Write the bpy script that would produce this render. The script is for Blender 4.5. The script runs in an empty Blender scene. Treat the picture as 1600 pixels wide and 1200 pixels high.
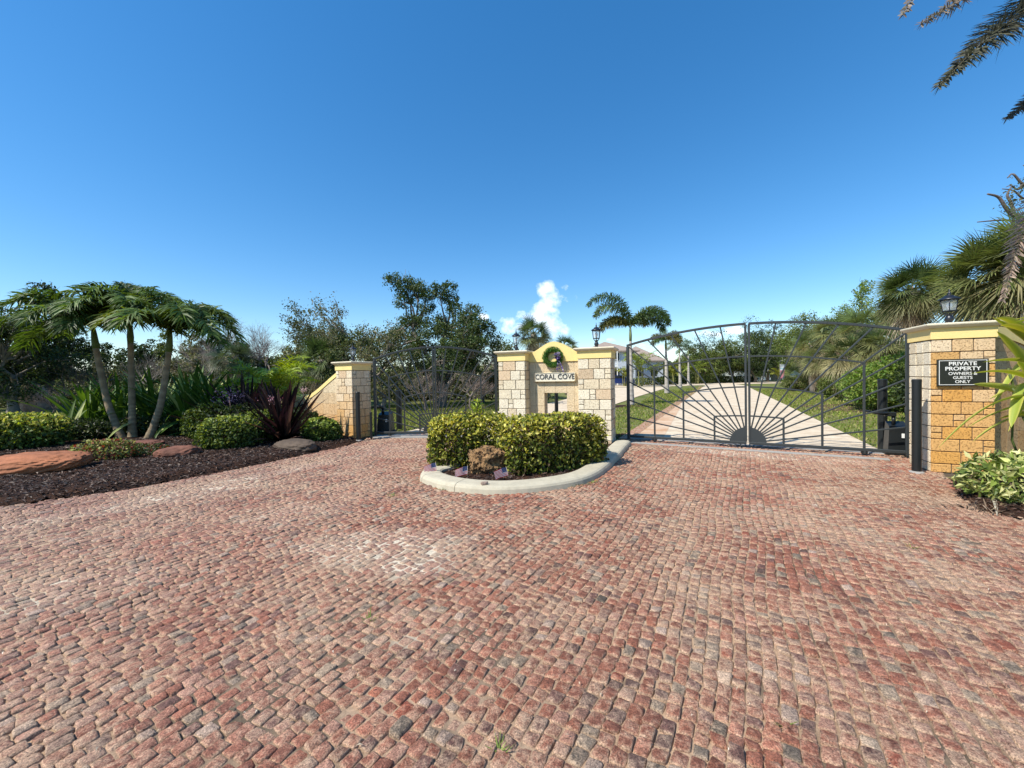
import bpy, math
import numpy as np
from mathutils import Vector, Matrix
C = bpy.context.scene
COL = C.collection
R = np.random.default_rng(7)
PI = math.pi
# ------------------------------------------------------------ camera
EYE = 1.55
FPX = 620.0
pitch = math.radians(1.02); roll = math.radians(1.0)
fwd = Vector((0, math.cos(pitch), -math.sin(pitch)))
r0 = Vector((1, 0, 0)); u0 = r0.cross(fwd)
right = (r0*math.cos(roll) - u0*math.sin(roll)).normalized()
up = right.cross(fwd).normalized()
cam = bpy.data.cameras.new('camera'); cam_o = bpy.data.objects.new('camera', cam); COL.objects.link(cam_o)
cam.sensor_width = 36; cam.lens = 36*FPX/1600; cam.clip_end = 5000; cam.clip_start = .05
m = Matrix((right, up, -fwd)).transposed().to_4x4(); m.translation = Vector((0, 0, EYE))
cam_o.matrix_world = m
C.camera = cam_o
def ray(px, py): return fwd*FPX + right*(px-800) + up*(600-py)
def gr(px, py, z=0.0):
    d = ray(px, py); t = (z-EYE)/d.z
    return (d.x*t, d.y*t)
def at(px, py, Y):
    d = ray(px, py); t = Y/d.y
    return np.array((d.x*t, Y, EYE+d.z*t))
# ------------------------------------------------------------ world, sun
SUN_EL = math.radians(50); sd = np.array((-.86, -.51)); sd /= np.linalg.norm(sd)
SD = np.array((sd[0]*math.cos(SUN_EL), sd[1]*math.cos(SUN_EL), math.sin(SUN_EL)))
W = bpy.data.worlds.new('World'); C.world = W; W.use_nodes = True
nt = W.node_tree; nt.nodes.clear()
def N(nt, t, **k):
    n = nt.nodes.new(t)
    for a, b in k.items():
        if a == 'i':
            for kk, v in b.items():
                if hasattr(v, 'is_output') or isinstance(v, bpy.types.NodeSocket): nt.links.new(v, n.inputs[kk])
                else: n.inputs[kk].default_value = v
        else: setattr(n, a, b)
    return n
def M_(nt, op, a, b=None, c=None, clamp=False):
    n = nt.nodes.new('ShaderNodeMath'); n.operation = op; n.use_clamp = clamp
    for i, v in enumerate((a, b, c)):
        if v is None: continue
        if isinstance(v, bpy.types.NodeSocket): nt.links.new(v, n.inputs[i])
        else: n.inputs[i].default_value = v
    return n.outputs[0]
sky = N(nt, 'ShaderNodeTexSky', sky_type='NISHITA', sun_disc=False, sun_elevation=SUN_EL,
        sun_rotation=math.atan2(sd[0], sd[1]), altitude=0, air_density=1.0, dust_density=.15, ozone_density=3.6)
tc = N(nt, 'ShaderNodeTexCoord')
sp = N(nt, 'ShaderNodeSeparateXYZ', i={0: tc.outputs['Generated']})
yy = M_(nt, 'MAXIMUM', sp.outputs[1], .05)
cu = M_(nt, 'DIVIDE', sp.outputs[0], yy); cv = M_(nt, 'DIVIDE', sp.outputs[2], yy)
cuv = N(nt, 'ShaderNodeCombineXYZ', i={0: cu, 1: cv})
nz = N(nt, 'ShaderNodeTexNoise', i={'Vector': cuv.outputs[0], 'Scale': 17.0, 'Detail': 9.0, 'Roughness': .6})
nz2 = N(nt, 'ShaderNodeTexNoise', i={'Vector': cuv.outputs[0], 'Scale': 7.0, 'Detail': 4.0, 'Roughness': .5})
# each cloud puff: azimuth tangent, elevation tangent, half sizes (real directions on the sky)
puffs = [(855, 452, 17, 13), (886, 453, 10, 12), (876, 466, 28, 15), (850, 484, 26, 11), (838, 496, 32, 12), (862, 506, 28, 20), (882, 516, 24, 10),
         (795, 508, 18, 14), (815, 512, 20, 10), (758, 495, 9, 6), (965, 533, 26, 6), (1065, 522, 30, 9), (1110, 520, 26, 8), (1150, 515, 20, 8), (1008, 540, 30, 8),
         (180, 566, 40, 10), (110, 575, 40, 9), (1045, 545, 40, 10)]
acc = None
for (px, py, a, b) in puffs:
    x0 = (px-800)/FPX; v0 = (589-.0175*(px-800)-py)/FPX
    dx = M_(nt, 'DIVIDE', M_(nt, 'SUBTRACT', cu, x0), a/FPX*1.12); dy = M_(nt, 'DIVIDE', M_(nt, 'SUBTRACT', cv, v0), b/FPX*1.12)
    d2 = M_(nt, 'ADD', M_(nt, 'MULTIPLY', dx, dx), M_(nt, 'MULTIPLY', dy, dy))
    k = M_(nt, 'SUBTRACT', 1.0, d2)
    if py > 515: k = M_(nt, 'SUBTRACT', k, .45)
    acc = k if acc is None else M_(nt, 'SMOOTH_MAX', acc, k, .5)
dens = M_(nt, 'ADD', acc, M_(nt, 'MULTIPLY', M_(nt, 'SUBTRACT', nz.outputs[0], .5), 4.6))
dens = M_(nt, 'MULTIPLY', M_(nt, 'ADD', dens, -.27), .8, clamp=True)
dens = M_(nt, 'MULTIPLY', dens, M_(nt, 'GREATER_THAN', sp.outputs[1], .1))
# faint thin cirrus streaks
gm = N(nt, 'ShaderNodeGamma', i={'Color': sky.outputs[0], 'Gamma': .86})
hue = N(nt, 'ShaderNodeHueSaturation', i={'Hue': .500, 'Saturation': 1.40, 'Value': 1.25, 'Color': gm.outputs[0]})
mx = N(nt, 'ShaderNodeMix', data_type='RGBA')
nt.links.new(dens, mx.inputs[0]); nt.links.new(hue.outputs[0], mx.inputs[6]); mx.inputs[7].default_value = (8.2, 8.5, 8.9, 1)
SKY_STR = .142
bg = N(nt, 'ShaderNodeBackground', i={'Color': mx.outputs[2], 'Strength': SKY_STR})
wo = N(nt, 'ShaderNodeOutputWorld', i={'Surface': bg.outputs[0]})
sl = bpy.data.lights.new('sun', 'SUN'); sl.energy = 4.9; sl.angle = math.radians(.53); sl.color = (1, .95, .86)
so = bpy.data.objects.new('sun', sl); COL.objects.link(so)
so.rotation_euler = Vector(SD).to_track_quat('Z', 'Y').to_euler()
C.view_settings.view_transform = 'Standard'; C.view_settings.look = 'None'
C.view_settings.exposure = .44; C.view_settings.gamma = 1
C.cycles.max_bounces = 6; C.cycles.transparent_max_bounces = 12; C.cycles.use_denoising = True

# ------------------------------------------------------------ mesh helpers
class MB:
    def __init__(s): s.V = []; s.Cc = []; s.E = []; s.F = {3: [], 4: [], 8: []}; s.n = 0; s.Mi = {3: [], 4: [], 8: []}; s.S = {3: [], 4: [], 8: []}
    def add(s, V, F, col=(1, 1, 1), edge=0.0, mi=0, smooth=False):
        V = np.asarray(V, float).reshape(-1, 3); n = len(V)
        s.V.append(V)
        c = np.asarray(col, float)
        if c.ndim == 1: c = np.tile(c, (n, 1))
        s.Cc.append(c[:, :3])
        e = np.asarray(edge, float); s.E.append(np.full(n, float(e)) if e.ndim == 0 else e)
        for f in (F if isinstance(F, list) and len(F) and isinstance(F[0], np.ndarray) and F[0].ndim == 2 else [F]):
            f = np.asarray(f, int)
            if f.size == 0: continue
            f = f.reshape(-1, f.shape[-1])
            s.F[f.shape[1]].append(f+s.n); s.Mi[f.shape[1]].append(np.full(len(f), mi)); s.S[f.shape[1]].append(np.full(len(f), smooth))
        s.n += n
    def faces(s, V, Fs, col=(1, 1, 1), mi=0, smooth=False):
        """faces as python lists of mixed 3/4"""
        V = np.asarray(V, float)
        f3 = np.array([f for f in Fs if len(f) == 3], int).reshape(-1, 3); f4 = np.array([f for f in Fs if len(f) == 4], int).reshape(-1, 4)
        s.add(V, [f3, f4], col, 0.0, mi, smooth)
    def box(s, c, size, ax=None, col=(1, 1, 1), mi=0, bev=0.0):
        """box centre c, full size, ax = 3x3 rows of axes; optional chamfered edges"""
        h = np.asarray(size, float)/2; ax = np.eye(3) if ax is None else np.asarray(ax, float)
        if bev > 0:
            b = min(bev, h.min()*.45)
            V = []; idx = {}
            for sx in (-1, 1):
                for sy in (-1, 1):
                    for sz in (-1, 1):
                        for k in range(3):
                            p = np.array((sx*h[0], sy*h[1], sz*h[2])); q = p.copy()
                            for j in range(3):
                                if j != k: q[j] -= np.sign(p[j])*b
                            idx[(sx, sy, sz, k)] = len(V); V.append(q)
            F = []
            for k in range(3):
                i, j = [a for a in range(3) if a != k]
                for sg in (-1, 1):
                    quad = []
                    for (a, d) in ((-1, -1), (1, -1), (1, 1), (-1, 1)):
                        t = [0, 0, 0]; t[k] = sg; t[i] = a; t[j] = d; quad.append(idx[(*t, k)])
                    F.append(quad)
                for a in (-1, 1):
                    for d in (-1, 1):
                        t0 = [0, 0, 0]; t0[k] = -1; t0[i] = a; t0[j] = d; t1 = list(t0); t1[k] = 1
                        F.append([idx[(*t0, i)], idx[(*t1, i)], idx[(*t1, j)], idx[(*t0, j)]])
            for sx in (-1, 1):
                for sy in (-1, 1):
                    for sz in (-1, 1): F.append([idx[(sx, sy, sz, 0)], idx[(sx, sy, sz, 1)], idx[(sx, sy, sz, 2)]])
            V = np.array(V)
            G = []
            for f in F:
                p = V[f]; nn = np.cross(p[1]-p[0], p[2]-p[0])
                if nn.dot(p.mean(0)) < 0: f = f[::-1]
                G.append(f)
            s.faces(V@ax+np.asarray(c), G, col, mi); return
        V = np.array([(x, y, z) for x in (-1, 1) for y in (-1, 1) for z in (-1, 1)], float)*h
        F = np.array([(0, 1, 3, 2), (4, 6, 7, 5), (0, 4, 5, 1), (2, 3, 7, 6), (0, 2, 6, 4), (1, 5, 7, 3)])
        s.add(V@ax+np.asarray(c), F, col, 0.0, mi)
    def tube(s, P, r, n=8, col=(1, 1, 1), mi=0, cap=True, smooth=True, flat=1.0):
        P = np.asarray(P, float); k = len(P); r = np.broadcast_to(np.asarray(r, float), (k,))
        T = np.gradient(P, axis=0); T /= np.linalg.norm(T, axis=1)[:, None]+1e-9
        ref = np.array((0, 0, 1.)) if abs(T[0][2]) < .9 else np.array((1., 0, 0))
        A = np.cross(T, ref); A /= np.linalg.norm(A, axis=1)[:, None]+1e-9; B = np.cross(T, A)
        a = np.linspace(0, 2*PI, n, endpoint=False)
        V = P[:, None]+r[:, None, None]*(np.cos(a)[None, :, None]*A[:, None]+flat*np.sin(a)[None, :, None]*B[:, None])
        V = V.reshape(-1, 3)
        i = np.arange(k-1)[:, None]*n; j = np.arange(n)[None]; j2 = (j+1) % n
        F = np.stack([i+j, i+j2, i+n+j2, i+n+j], -1).reshape(-1, 4)
        c = np.asarray(col, float)
        if c.ndim == 2: c = np.repeat(c, n, 0)
        Fs = [F]
        if cap:
            V = np.vstack([V, P[0], P[-1]]); b = k*n
            if c.ndim == 2: c = np.vstack([c, c[0], c[-1]])
            jj = np.arange(n)
            Fs.append(np.vstack([np.stack([np.full(n, b), (jj+1) % n, jj], -1), np.stack([np.full(n, b+1), (k-1)*n+jj, (k-1)*n+(jj+1) % n], -1)]))
        s.add(V, Fs, c, 0.0, mi, smooth)
    def lathe(s, c, prof, n=16, col=(1, 1, 1), mi=0, smooth=True, rot=0.0):
        prof = np.asarray(prof, float); k = len(prof); a = np.linspace(0, 2*PI, n, endpoint=False)+rot
        V = np.stack([prof[:, 0][:, None]*np.cos(a), prof[:, 0][:, None]*np.sin(a), np.repeat(prof[:, 1][:, None], n, 1)], -1).reshape(-1, 3)+np.asarray(c)
        i = np.arange(k-1)[:, None]*n; j = np.arange(n)[None]; j2 = (j+1) % n
        s.add(V, np.stack([i+j, i+j2, i+n+j2, i+n+j], -1).reshape(-1, 4), col, 0.0, mi, smooth)
    def prism(s, poly, a, b, mp, col=(1, 1, 1), mi=0):
        """extrude 2-D polygon from a to b; mp(x,y,t)->3-D"""
        n = len(poly)
        V = np.array([mp(x, y, a) for x, y in poly]+[mp(x, y, b) for x, y in poly])
        F = [[i, (i+1) % n, n+(i+1) % n, n+i] for i in range(n)]
        s.faces(V, F, col, mi)
        from mathutils.geometry import tessellate_polygon
        T = tessellate_polygon([[Vector((x, y, 0)) for x, y in poly]])
        s.faces(V, [list(t) for t in T]+[[n+t[0], n+t[2], n+t[1]] for t in T], col, mi)
    def build(s, name, mats, parent=None, fixn=False):
        V = np.vstack(s.V); me = bpy.data.meshes.new(name)
        loops = []; starts = []; tot = []; mi = []; sm = []; off = 0
        for k in (3, 4, 8):
            if not s.F[k]: continue
            f = np.vstack(s.F[k]); loops.append(f.ravel()); starts.append(off+np.arange(len(f))*k); tot.append(np.full(len(f), k)); off += f.size
            mi.append(np.concatenate(s.Mi[k])); sm.append(np.concatenate(s.S[k]))
        L = np.concatenate(loops); st = np.concatenate(starts); tt = np.concatenate(tot)
        me.vertices.add(len(V)); me.vertices.foreach_set('co', V.astype(np.float32).ravel())
        me.loops.add(len(L)); me.loops.foreach_set('vertex_index', L.astype(np.int32))
        me.polygons.add(len(st)); me.polygons.foreach_set('loop_start', st.astype(np.int32)); me.polygons.foreach_set('loop_total', tt.astype(np.int32))
        me.polygons.foreach_set('material_index', np.concatenate(mi).astype(np.int32)); me.polygons.foreach_set('use_smooth', np.concatenate(sm).astype(bool))
        Cc = np.vstack(s.Cc); ca = me.color_attributes.new('Col', 'FLOAT_COLOR', 'POINT')
        ca.data.foreach_set('color', np.hstack([Cc, np.ones((len(Cc), 1))]).astype(np.float32).ravel())
        E = np.concatenate(s.E)
        if E.any():
            ea = me.attributes.new('edge', 'FLOAT', 'POINT'); ea.data.foreach_set('value', E.astype(np.float32))
        me.update(calc_edges=True); me.validate()
        for mt in (mats if isinstance(mats, (list, tuple)) else [mats]): me.materials.append(mt)
        if fixn:
            import bmesh
            bm = bmesh.new(); bm.from_mesh(me); bmesh.ops.recalc_face_normals(bm, faces=bm.faces); bm.to_mesh(me); bm.free()
        o = bpy.data.objects.new(name, me); COL.objects.link(o)
        if parent is not None: o.parent = parent
        return o
def tag(o, label=None, cat=None, group=None, kind=None):
    if label: o['label'] = label
    if cat: o['category'] = cat
    if group: o['group'] = group
    if kind: o['kind'] = kind
    return o
def thing(name, label, cat, loc=(0, 0, 0), rz=0, group=None):
    o = bpy.data.objects.new(name, None); COL.objects.link(o); o.location = loc; o.rotation_euler = (0, 0, rz); o.empty_display_size = .2
    return tag(o, label, cat, group)
def dup(root, loc, rz, label, scale=None):
    r = root.copy(); COL.objects.link(r); r.location = loc; r.rotation_euler = (0, 0, rz); r['label'] = label
    if scale: r.scale = (scale,)*3 if not isinstance(scale, tuple) else scale
    for ch in list(root.children):
        c = ch.copy(); COL.objects.link(c); c.parent = r
        for g in list(ch.children):
            d = g.copy(); COL.objects.link(d); d.parent = c
    return r
def vnoise(p, seed=0, sc=1.0):
    """cheap smooth value noise, p Nx2 or Nx3 -> N in -1..1"""
    p = np.asarray(p, float)*sc; rg = np.random.default_rng(seed); out = np.zeros(len(p)); d = p.shape[1]
    for o in range(5):
        K = rg.normal(size=(3, d))*(1.6**o); ph = rg.uniform(0, 6.28, 3)
        out += (np.sin(p@K.T+ph)).mean(1)/(1.35**o)
    return out/2.2
def jit(c, a=.12, n=None, rg=R):
    c = np.asarray(c, float)
    if n is None: return np.clip(c*(1+rg.normal()*a), 0, 1)
    return np.clip(c[None]*(1+rg.normal(size=(n, 1))*a)+rg.normal(size=(n, 3))*a*.12*c[None], 0, 1)
# ------------------------------------------------------------ materials
def mat(name, base=(.5, .5, .5), rough=.7, metal=0, attr=False, noise=0.0, nscale=20, bump=0.0, bscale=60, trans=0.0, spec=.5, detail=6, coat=0, dark=(0, 0, 0), coord='Object', glass=False):
    m = bpy.data.materials.new(name); m.use_nodes = True; nt = m.node_tree; b = nt.nodes['Principled BSDF']
    b.inputs['Roughness'].default_value = rough; b.inputs['Metallic'].default_value = metal; b.inputs['Specular IOR Level'].default_value = spec
    b.inputs['Coat Weight'].default_value = coat
    tcn = N(nt, 'ShaderNodeTexCoord').outputs[coord]
    if attr: csock = N(nt, 'ShaderNodeAttribute', attribute_name='Col').outputs[0]
    else:
        rgb = N(nt, 'ShaderNodeRGB'); rgb.outputs[0].default_value = (*base, 1); csock = rgb.outputs[0]
    if noise:
        n1 = N(nt, 'ShaderNodeTexNoise', i={'Vector': tcn, 'Scale': float(nscale), 'Detail': float(detail), 'Roughness': .65})
        f = M_(nt, 'MULTIPLY_ADD', M_(nt, 'SUBTRACT', n1.outputs[0], .5), noise*4, 1.0)
        mm = N(nt, 'ShaderNodeVectorMath', operation='SCALE', i={0: csock, 'Scale': f}); csock = mm.outputs[0]
    nt.links.new(csock, b.inputs['Base Color'])
    if bump:
        n2 = N(nt, 'ShaderNodeTexNoise', i={'Vector': tcn, 'Scale': float(bscale), 'Detail': 5.0, 'Roughness': .6})
        bp = N(nt, 'ShaderNodeBump', i={'Strength': float(min(1, bump)), 'Distance': .01 if bump <= 1 else .01*bump, 'Height': n2.outputs[0]}); nt.links.new(bp.outputs[0], b.inputs['Normal'])
    if trans:
        t = N(nt, 'ShaderNodeBsdfTranslucent'); hs = N(nt, 'ShaderNodeHueSaturation', i={'Hue': .485, 'Saturation': 1.15, 'Value': 1.4, 'Color': csock}); nt.links.new(hs.outputs[0], t.inputs[0])
        ms = N(nt, 'ShaderNodeMixShader', i={0: trans}); nt.links.new(b.outputs[0], ms.inputs[1]); nt.links.new(t.outputs[0], ms.inputs[2])
        nt.links.new(ms.outputs[0], nt.nodes['Material Output'].inputs['Surface'])
    if glass:
        b.inputs['Alpha'].default_value = .25
    return m
MT = dict(
    leaf=mat('leaf', attr=True, rough=.5, trans=.30, spec=.3),
    leafdull=mat('leaf_dull', attr=True, rough=.7, trans=.22, spec=.25),
    bark=mat('bark', attr=True, rough=.9, noise=.25, nscale=9, bump=1, bscale=18),
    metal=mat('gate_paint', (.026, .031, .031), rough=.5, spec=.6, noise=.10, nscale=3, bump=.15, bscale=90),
    black=mat('black_paint', (.011, .013, .013), rough=.4, noise=.15, nscale=6),
    lampm=mat('lamp_metal', (.012, .014, .02), rough=.38, noise=.12, nscale=20),
    glass=mat('lamp_glass', (.75, .8, .82), rough=.08, glass=True),
    bulb=mat('bulb', (.85, .85, .82), rough=.25),
    concrete=mat('curb_concrete', (.46, .41, .30), rough=.9, noise=.16, nscale=7, bump=.5, bscale=120, detail=9),
    grey=mat('grey_concrete', (.30, .28, .25), rough=.9, noise=.16, nscale=5, bump=.5, bscale=90, detail=9),
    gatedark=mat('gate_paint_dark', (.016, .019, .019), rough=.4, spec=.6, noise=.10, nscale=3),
    stucco=mat('yellow_stucco', (.84, .64, .25), rough=.85, noise=.06, nscale=5, bump=.4, bscale=140, detail=8),
    cap=mat('cap_stone', (.68, .60, .43), rough=.8, noise=.12, nscale=8, bump=.5, bscale=70, detail=8),
    mortar=mat('mortar', (.13, .10, .07), rough=.95, noise=.1),
    white=mat('sign_white', (.66, .60, .47), rough=.6, noise=.05),
    paintwhite=mat('white_paint', (.78, .77, .72), rough=.5),
    letter=mat('letter_dark', (.035, .035, .035), rough=.6),
    signbk=mat('sign_black', (.016, .018, .012), rough=.5),
    grass=None, rock=mat('red_rock', attr=True, rough=.85, noise=.22, nscale=4, bump=2, bscale=9, detail=10),
    attr=mat('attr_plain', attr=True, rough=.7), flag=mat('flag_cloth', attr=True, rough=.8, trans=.25),
)
# stone blocks: cream coral stone with pits and veins
def stone_mat():
    m = mat('coral_stone', attr=True, rough=.85, noise=.13, nscale=11, detail=9); nt = m.node_tree; b = nt.nodes['Principled BSDF']
    tcn = N(nt, 'ShaderNodeTexCoord').outputs['Object']
    v = N(nt, 'ShaderNodeTexNoise', i={'Vector': tcn, 'Scale': 45.0, 'Detail': 4.0, 'Roughness': .7})
    pit = N(nt, 'ShaderNodeValToRGB', i={0: v.outputs[0]}); pit.color_ramp.elements[0].position = .36; pit.color_ramp.elements[1].position = .46
    pit.color_ramp.elements[0].color = (.55, .45, .34, 1)
    old = b.inputs['Base Color'].links[0].from_socket
    mm = N(nt, 'ShaderNodeMix', data_type='RGBA', blend_type='MULTIPLY'); mm.inputs[0].default_value = .8
    nt.links.new(old, mm.inputs[6]); nt.links.new(pit.outputs[0], mm.inputs[7]); nt.links.new(mm.outputs[2], b.inputs['Base Color'])
    bp = N(nt, 'ShaderNodeBump', i={'Strength': 1.0, 'Distance': .01, 'Height': pit.outputs[0]}); nt.links.new(bp.outputs[0], b.inputs['Normal'])
    return m
MT['stone'] = stone_mat()
def pit_mat():
    m = mat('pitted_limestone', attr=True, rough=.9, noise=.25, nscale=7, detail=10); nt = m.node_tree; b = nt.nodes['Principled BSDF']
    tcn = N(nt, 'ShaderNodeTexCoord').outputs['Object']
    wn = N(nt, 'ShaderNodeTexNoise', i={'Vector': tcn, 'Scale': 9.0, 'Detail': 3.0}); wv = N(nt, 'ShaderNodeVectorMath', operation='MULTIPLY_ADD', i={0: wn.outputs[1], 1: (.12, .12, .12), 2: tcn})
    v = N(nt, 'ShaderNodeTexVoronoi', i={'Vector': wv.outputs[0], 'Scale': 15.0}); r = N(nt, 'ShaderNodeMapRange', i={0: v.outputs[0], 1: .15, 2: .55}); n2 = N(nt, 'ShaderNodeTexNoise', i={'Vector': tcn, 'Scale': 70.0, 'Detail': 5.0})
    h = M_(nt, 'ADD', r.outputs[0], M_(nt, 'MULTIPLY', n2.outputs[0], .4)); bp = N(nt, 'ShaderNodeBump', i={'Strength': 1.0, 'Distance': .07, 'Height': h}); nt.links.new(bp.outputs[0], b.inputs['Normal'])
    old = b.inputs['Base Color'].links[0].from_socket; mm = N(nt, 'ShaderNodeMix', data_type='RGBA', blend_type='MULTIPLY'); mm.inputs[0].default_value = .8; nt.links.new(old, mm.inputs[6])
    cr = N(nt, 'ShaderNodeValToRGB', i={0: r.outputs[0]}); cr.color_ramp.elements[0].color = (.22, .16, .12, 1); nt.links.new(cr.outputs[0], mm.inputs[7]); nt.links.new(mm.outputs[2], b.inputs['Base Color']); return m
MT['pitrock'] = pit_mat()
def cobble_mat():
    m = bpy.data.materials.new('granite_sett'); m.use_nodes = True; nt = m.node_tree; b = nt.nodes['Principled BSDF']
    b.inputs['Roughness'].default_value = .82; b.inputs['Specular IOR Level'].default_value = .35
    tcn = N(nt, 'ShaderNodeTexCoord').outputs['Object']
    col = N(nt, 'ShaderNodeAttribute', attribute_name='Col').outputs[0]; ed = N(nt, 'ShaderNodeAttribute', attribute_name='edge').outputs['Fac']
    n1 = N(nt, 'ShaderNodeTexNoise', i={'Vector': tcn, 'Scale': 150.0, 'Detail': 4.0, 'Roughness': .75})
    n2 = N(nt, 'ShaderNodeTexNoise', i={'Vector': tcn, 'Scale': 26.0, 'Detail': 6.0, 'Roughness': .7})
    n3 = N(nt, 'ShaderNodeTexNoise', i={'Vector': tcn, 'Scale': 1.1, 'Detail': 5.0, 'Roughness': .6})
    f = M_(nt, 'MULTIPLY_ADD', M_(nt, 'SUBTRACT', n1.outputs[0], .5), 4.6, 1.0)
    f2 = M_(nt, 'MULTIPLY_ADD', M_(nt, 'SUBTRACT', n2.outputs[0], .5), 2.2, 1.0)
    c = N(nt, 'ShaderNodeVectorMath', operation='SCALE', i={0: col, 'Scale': M_(nt, 'MULTIPLY', f, f2)}).outputs[0]
    # dust lying on the stones, thicker toward their edges
    d = M_(nt, 'ADD', M_(nt, 'MULTIPLY', M_(nt, 'SUBTRACT', n3.outputs[0], .48), 3.6), M_(nt, 'MULTIPLY', ed, .85))
    d = M_(nt, 'ADD', d, M_(nt, 'MULTIPLY', M_(nt, 'SUBTRACT', n2.outputs[0], .5), 4.5))
    d = M_(nt, 'MULTIPLY', M_(nt, 'SUBTRACT', d, -.30), .8, clamp=True); d = M_(nt, 'MULTIPLY', d, .78)
    dust = N(nt, 'ShaderNodeVectorMath', operation='SCALE', i={0: (.46, .32, .21), 'Scale': f}).outputs[0]
    mm = N(nt, 'ShaderNodeMix', data_type='RGBA'); nt.links.new(d, mm.inputs[0]); nt.links.new(c, mm.inputs[6]); nt.links.new(dust, mm.inputs[7])
    nt.links.new(mm.outputs[2], b.inputs['Base Color'])
    h = M_(nt, 'ADD', M_(nt, 'MULTIPLY', n2.outputs[0], .8), M_(nt, 'MULTIPLY', n1.outputs[0], .35))
    bp = N(nt, 'ShaderNodeBump', i={'Strength': 1.0, 'Distance': .016, 'Height': h}); nt.links.new(bp.outputs[0], b.inputs['Normal'])
    return m
MT['cobble'] = cobble_mat()
MT['sand'] = mat('joint_sand', attr=True, rough=.95, noise=.35, nscale=60, bump=1, bscale=220, detail=8)
def ground_mat(name, c1, c2, c3, s1, s2, bump=1, bs=40, p=(.4, .6), fine=.25, fs=60):
    m = bpy.data.materials.new(name); m.use_nodes = True; nt = m.node_tree; b = nt.nodes['Principled BSDF']; b.inputs['Roughness'].default_value = .95; b.inputs['Specular IOR Level'].default_value = .2
    tcn = N(nt, 'ShaderNodeTexCoord').outputs['Object']
    n1 = N(nt, 'ShaderNodeTexNoise', i={'Vector': tcn, 'Scale': s1, 'Detail': 6.0, 'Roughness': .65}); n2 = N(nt, 'ShaderNodeTexNoise', i={'Vector': tcn, 'Scale': s2, 'Detail': 6.0, 'Roughness': .7})
    r1 = N(nt, 'ShaderNodeMapRange', i={0: n1.outputs[0], 1: p[0], 2: p[1]}); r2 = N(nt, 'ShaderNodeMapRange', i={0: n2.outputs[0], 1: .45, 2: .62})
    a = N(nt, 'ShaderNodeMix', data_type='RGBA'); a.inputs[6].default_value = (*c1, 1); a.inputs[7].default_value = (*c2, 1); nt.links.new(r1.outputs[0], a.inputs[0])
    c = N(nt, 'ShaderNodeMix', data_type='RGBA'); c.inputs[7].default_value = (*c3, 1); nt.links.new(r2.outputs[0], c.inputs[0]); nt.links.new(a.outputs[2], c.inputs[6])
    n3 = N(nt, 'ShaderNodeTexNoise', i={'Vector': tcn, 'Scale': float(fs), 'Detail': 4.0, 'Roughness': .7})
    f = M_(nt, 'MULTIPLY_ADD', M_(nt, 'SUBTRACT', n3.outputs[0], .5), fine*4, 1.0)
    mm = N(nt, 'ShaderNodeVectorMath', operation='SCALE', i={0: c.outputs[2], 'Scale': f}); nt.links.new(mm.outputs[0], b.inputs['Base Color'])
    bp = N(nt, 'ShaderNodeBump', i={'Strength': 1.0, 'Distance': .02*bump, 'Height': N(nt, 'ShaderNodeTexNoise', i={'Vector': tcn, 'Scale': float(bs), 'Detail': 5.0}).outputs[0]}); nt.links.new(bp.outputs[0], b.inputs['Normal'])
    return m
MT['grass'] = ground_mat('lawn', (.085, .125, .018), (.14, .17, .035), (.20, .17, .075), .35, 1.7, 1.5, 30)
MT['mulch'] = ground_mat('mulch', (.030, .014, .008), (.060, .026, .013), (.018, .009, .006), 2.2, 14., 2, 30, fine=.35)
MT['drive'] = ground_mat('driveway_concrete', (.60, .49, .35), (.64, .54, .40), (.50, .39, .27), .6, 2.3, .3, 60, fine=.10, fs=30)
MT['soil'] = ground_mat('leaf_litter', (.13, .075, .055), (.18, .11, .08), (.07, .045, .03), 1.2, 7., 2, 25)

# ============================================================ SETTING
def inpoly(P, poly):
    P = np.asarray(P, float); x, y = P[:, 0], P[:, 1]; ins = np.zeros(len(P), bool); n = len(poly)
    for i in range(n):
        x1, y1 = poly[i]; x2, y2 = poly[(i+1) % n]
        c = ((y1 > y) != (y2 > y)) & (x < (x2-x1)*(y-y1)/((y2-y1) if y2 != y1 else 1e-9)+x1); ins ^= c
    return ins
def edgedist(P, poly):
    P = np.asarray(P, float); D = np.full(len(P), 1e9); n = len(poly)
    for i in range(n):
        a = np.array(poly[i], float); b = np.array(poly[(i+1) % n], float); ab = b-a
        t = np.clip(((P-a)@ab)/(ab@ab+1e-12), 0, 1); D = np.minimum(D, np.linalg.norm(P-a-t[:, None]*ab, axis=1))
    return D
def smooth_line(pts, n=8, closed=False):
    P = np.array(pts, float); out = []
    if not closed: P = np.vstack([2*P[0]-P[1], P, 2*P[-1]-P[-2]]); rng_ = range(1, len(P)-2)
    else: rng_ = range(len(P))
    for i in rng_:
        p0, p1, p2, p3 = P[(i-1) % len(P)], P[i % len(P)], P[(i+1) % len(P)], P[(i+2) % len(P)]
        for k in range(n):
            t = k/n; out.append(.5*((2*p1)+(-p0+p2)*t+(2*p0-5*p1+4*p2-p3)*t*t+(-p0+3*p1-3*p2+p3)*t**3))
    if not closed: out.append(P[-2])
    return np.array(out)
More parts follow.
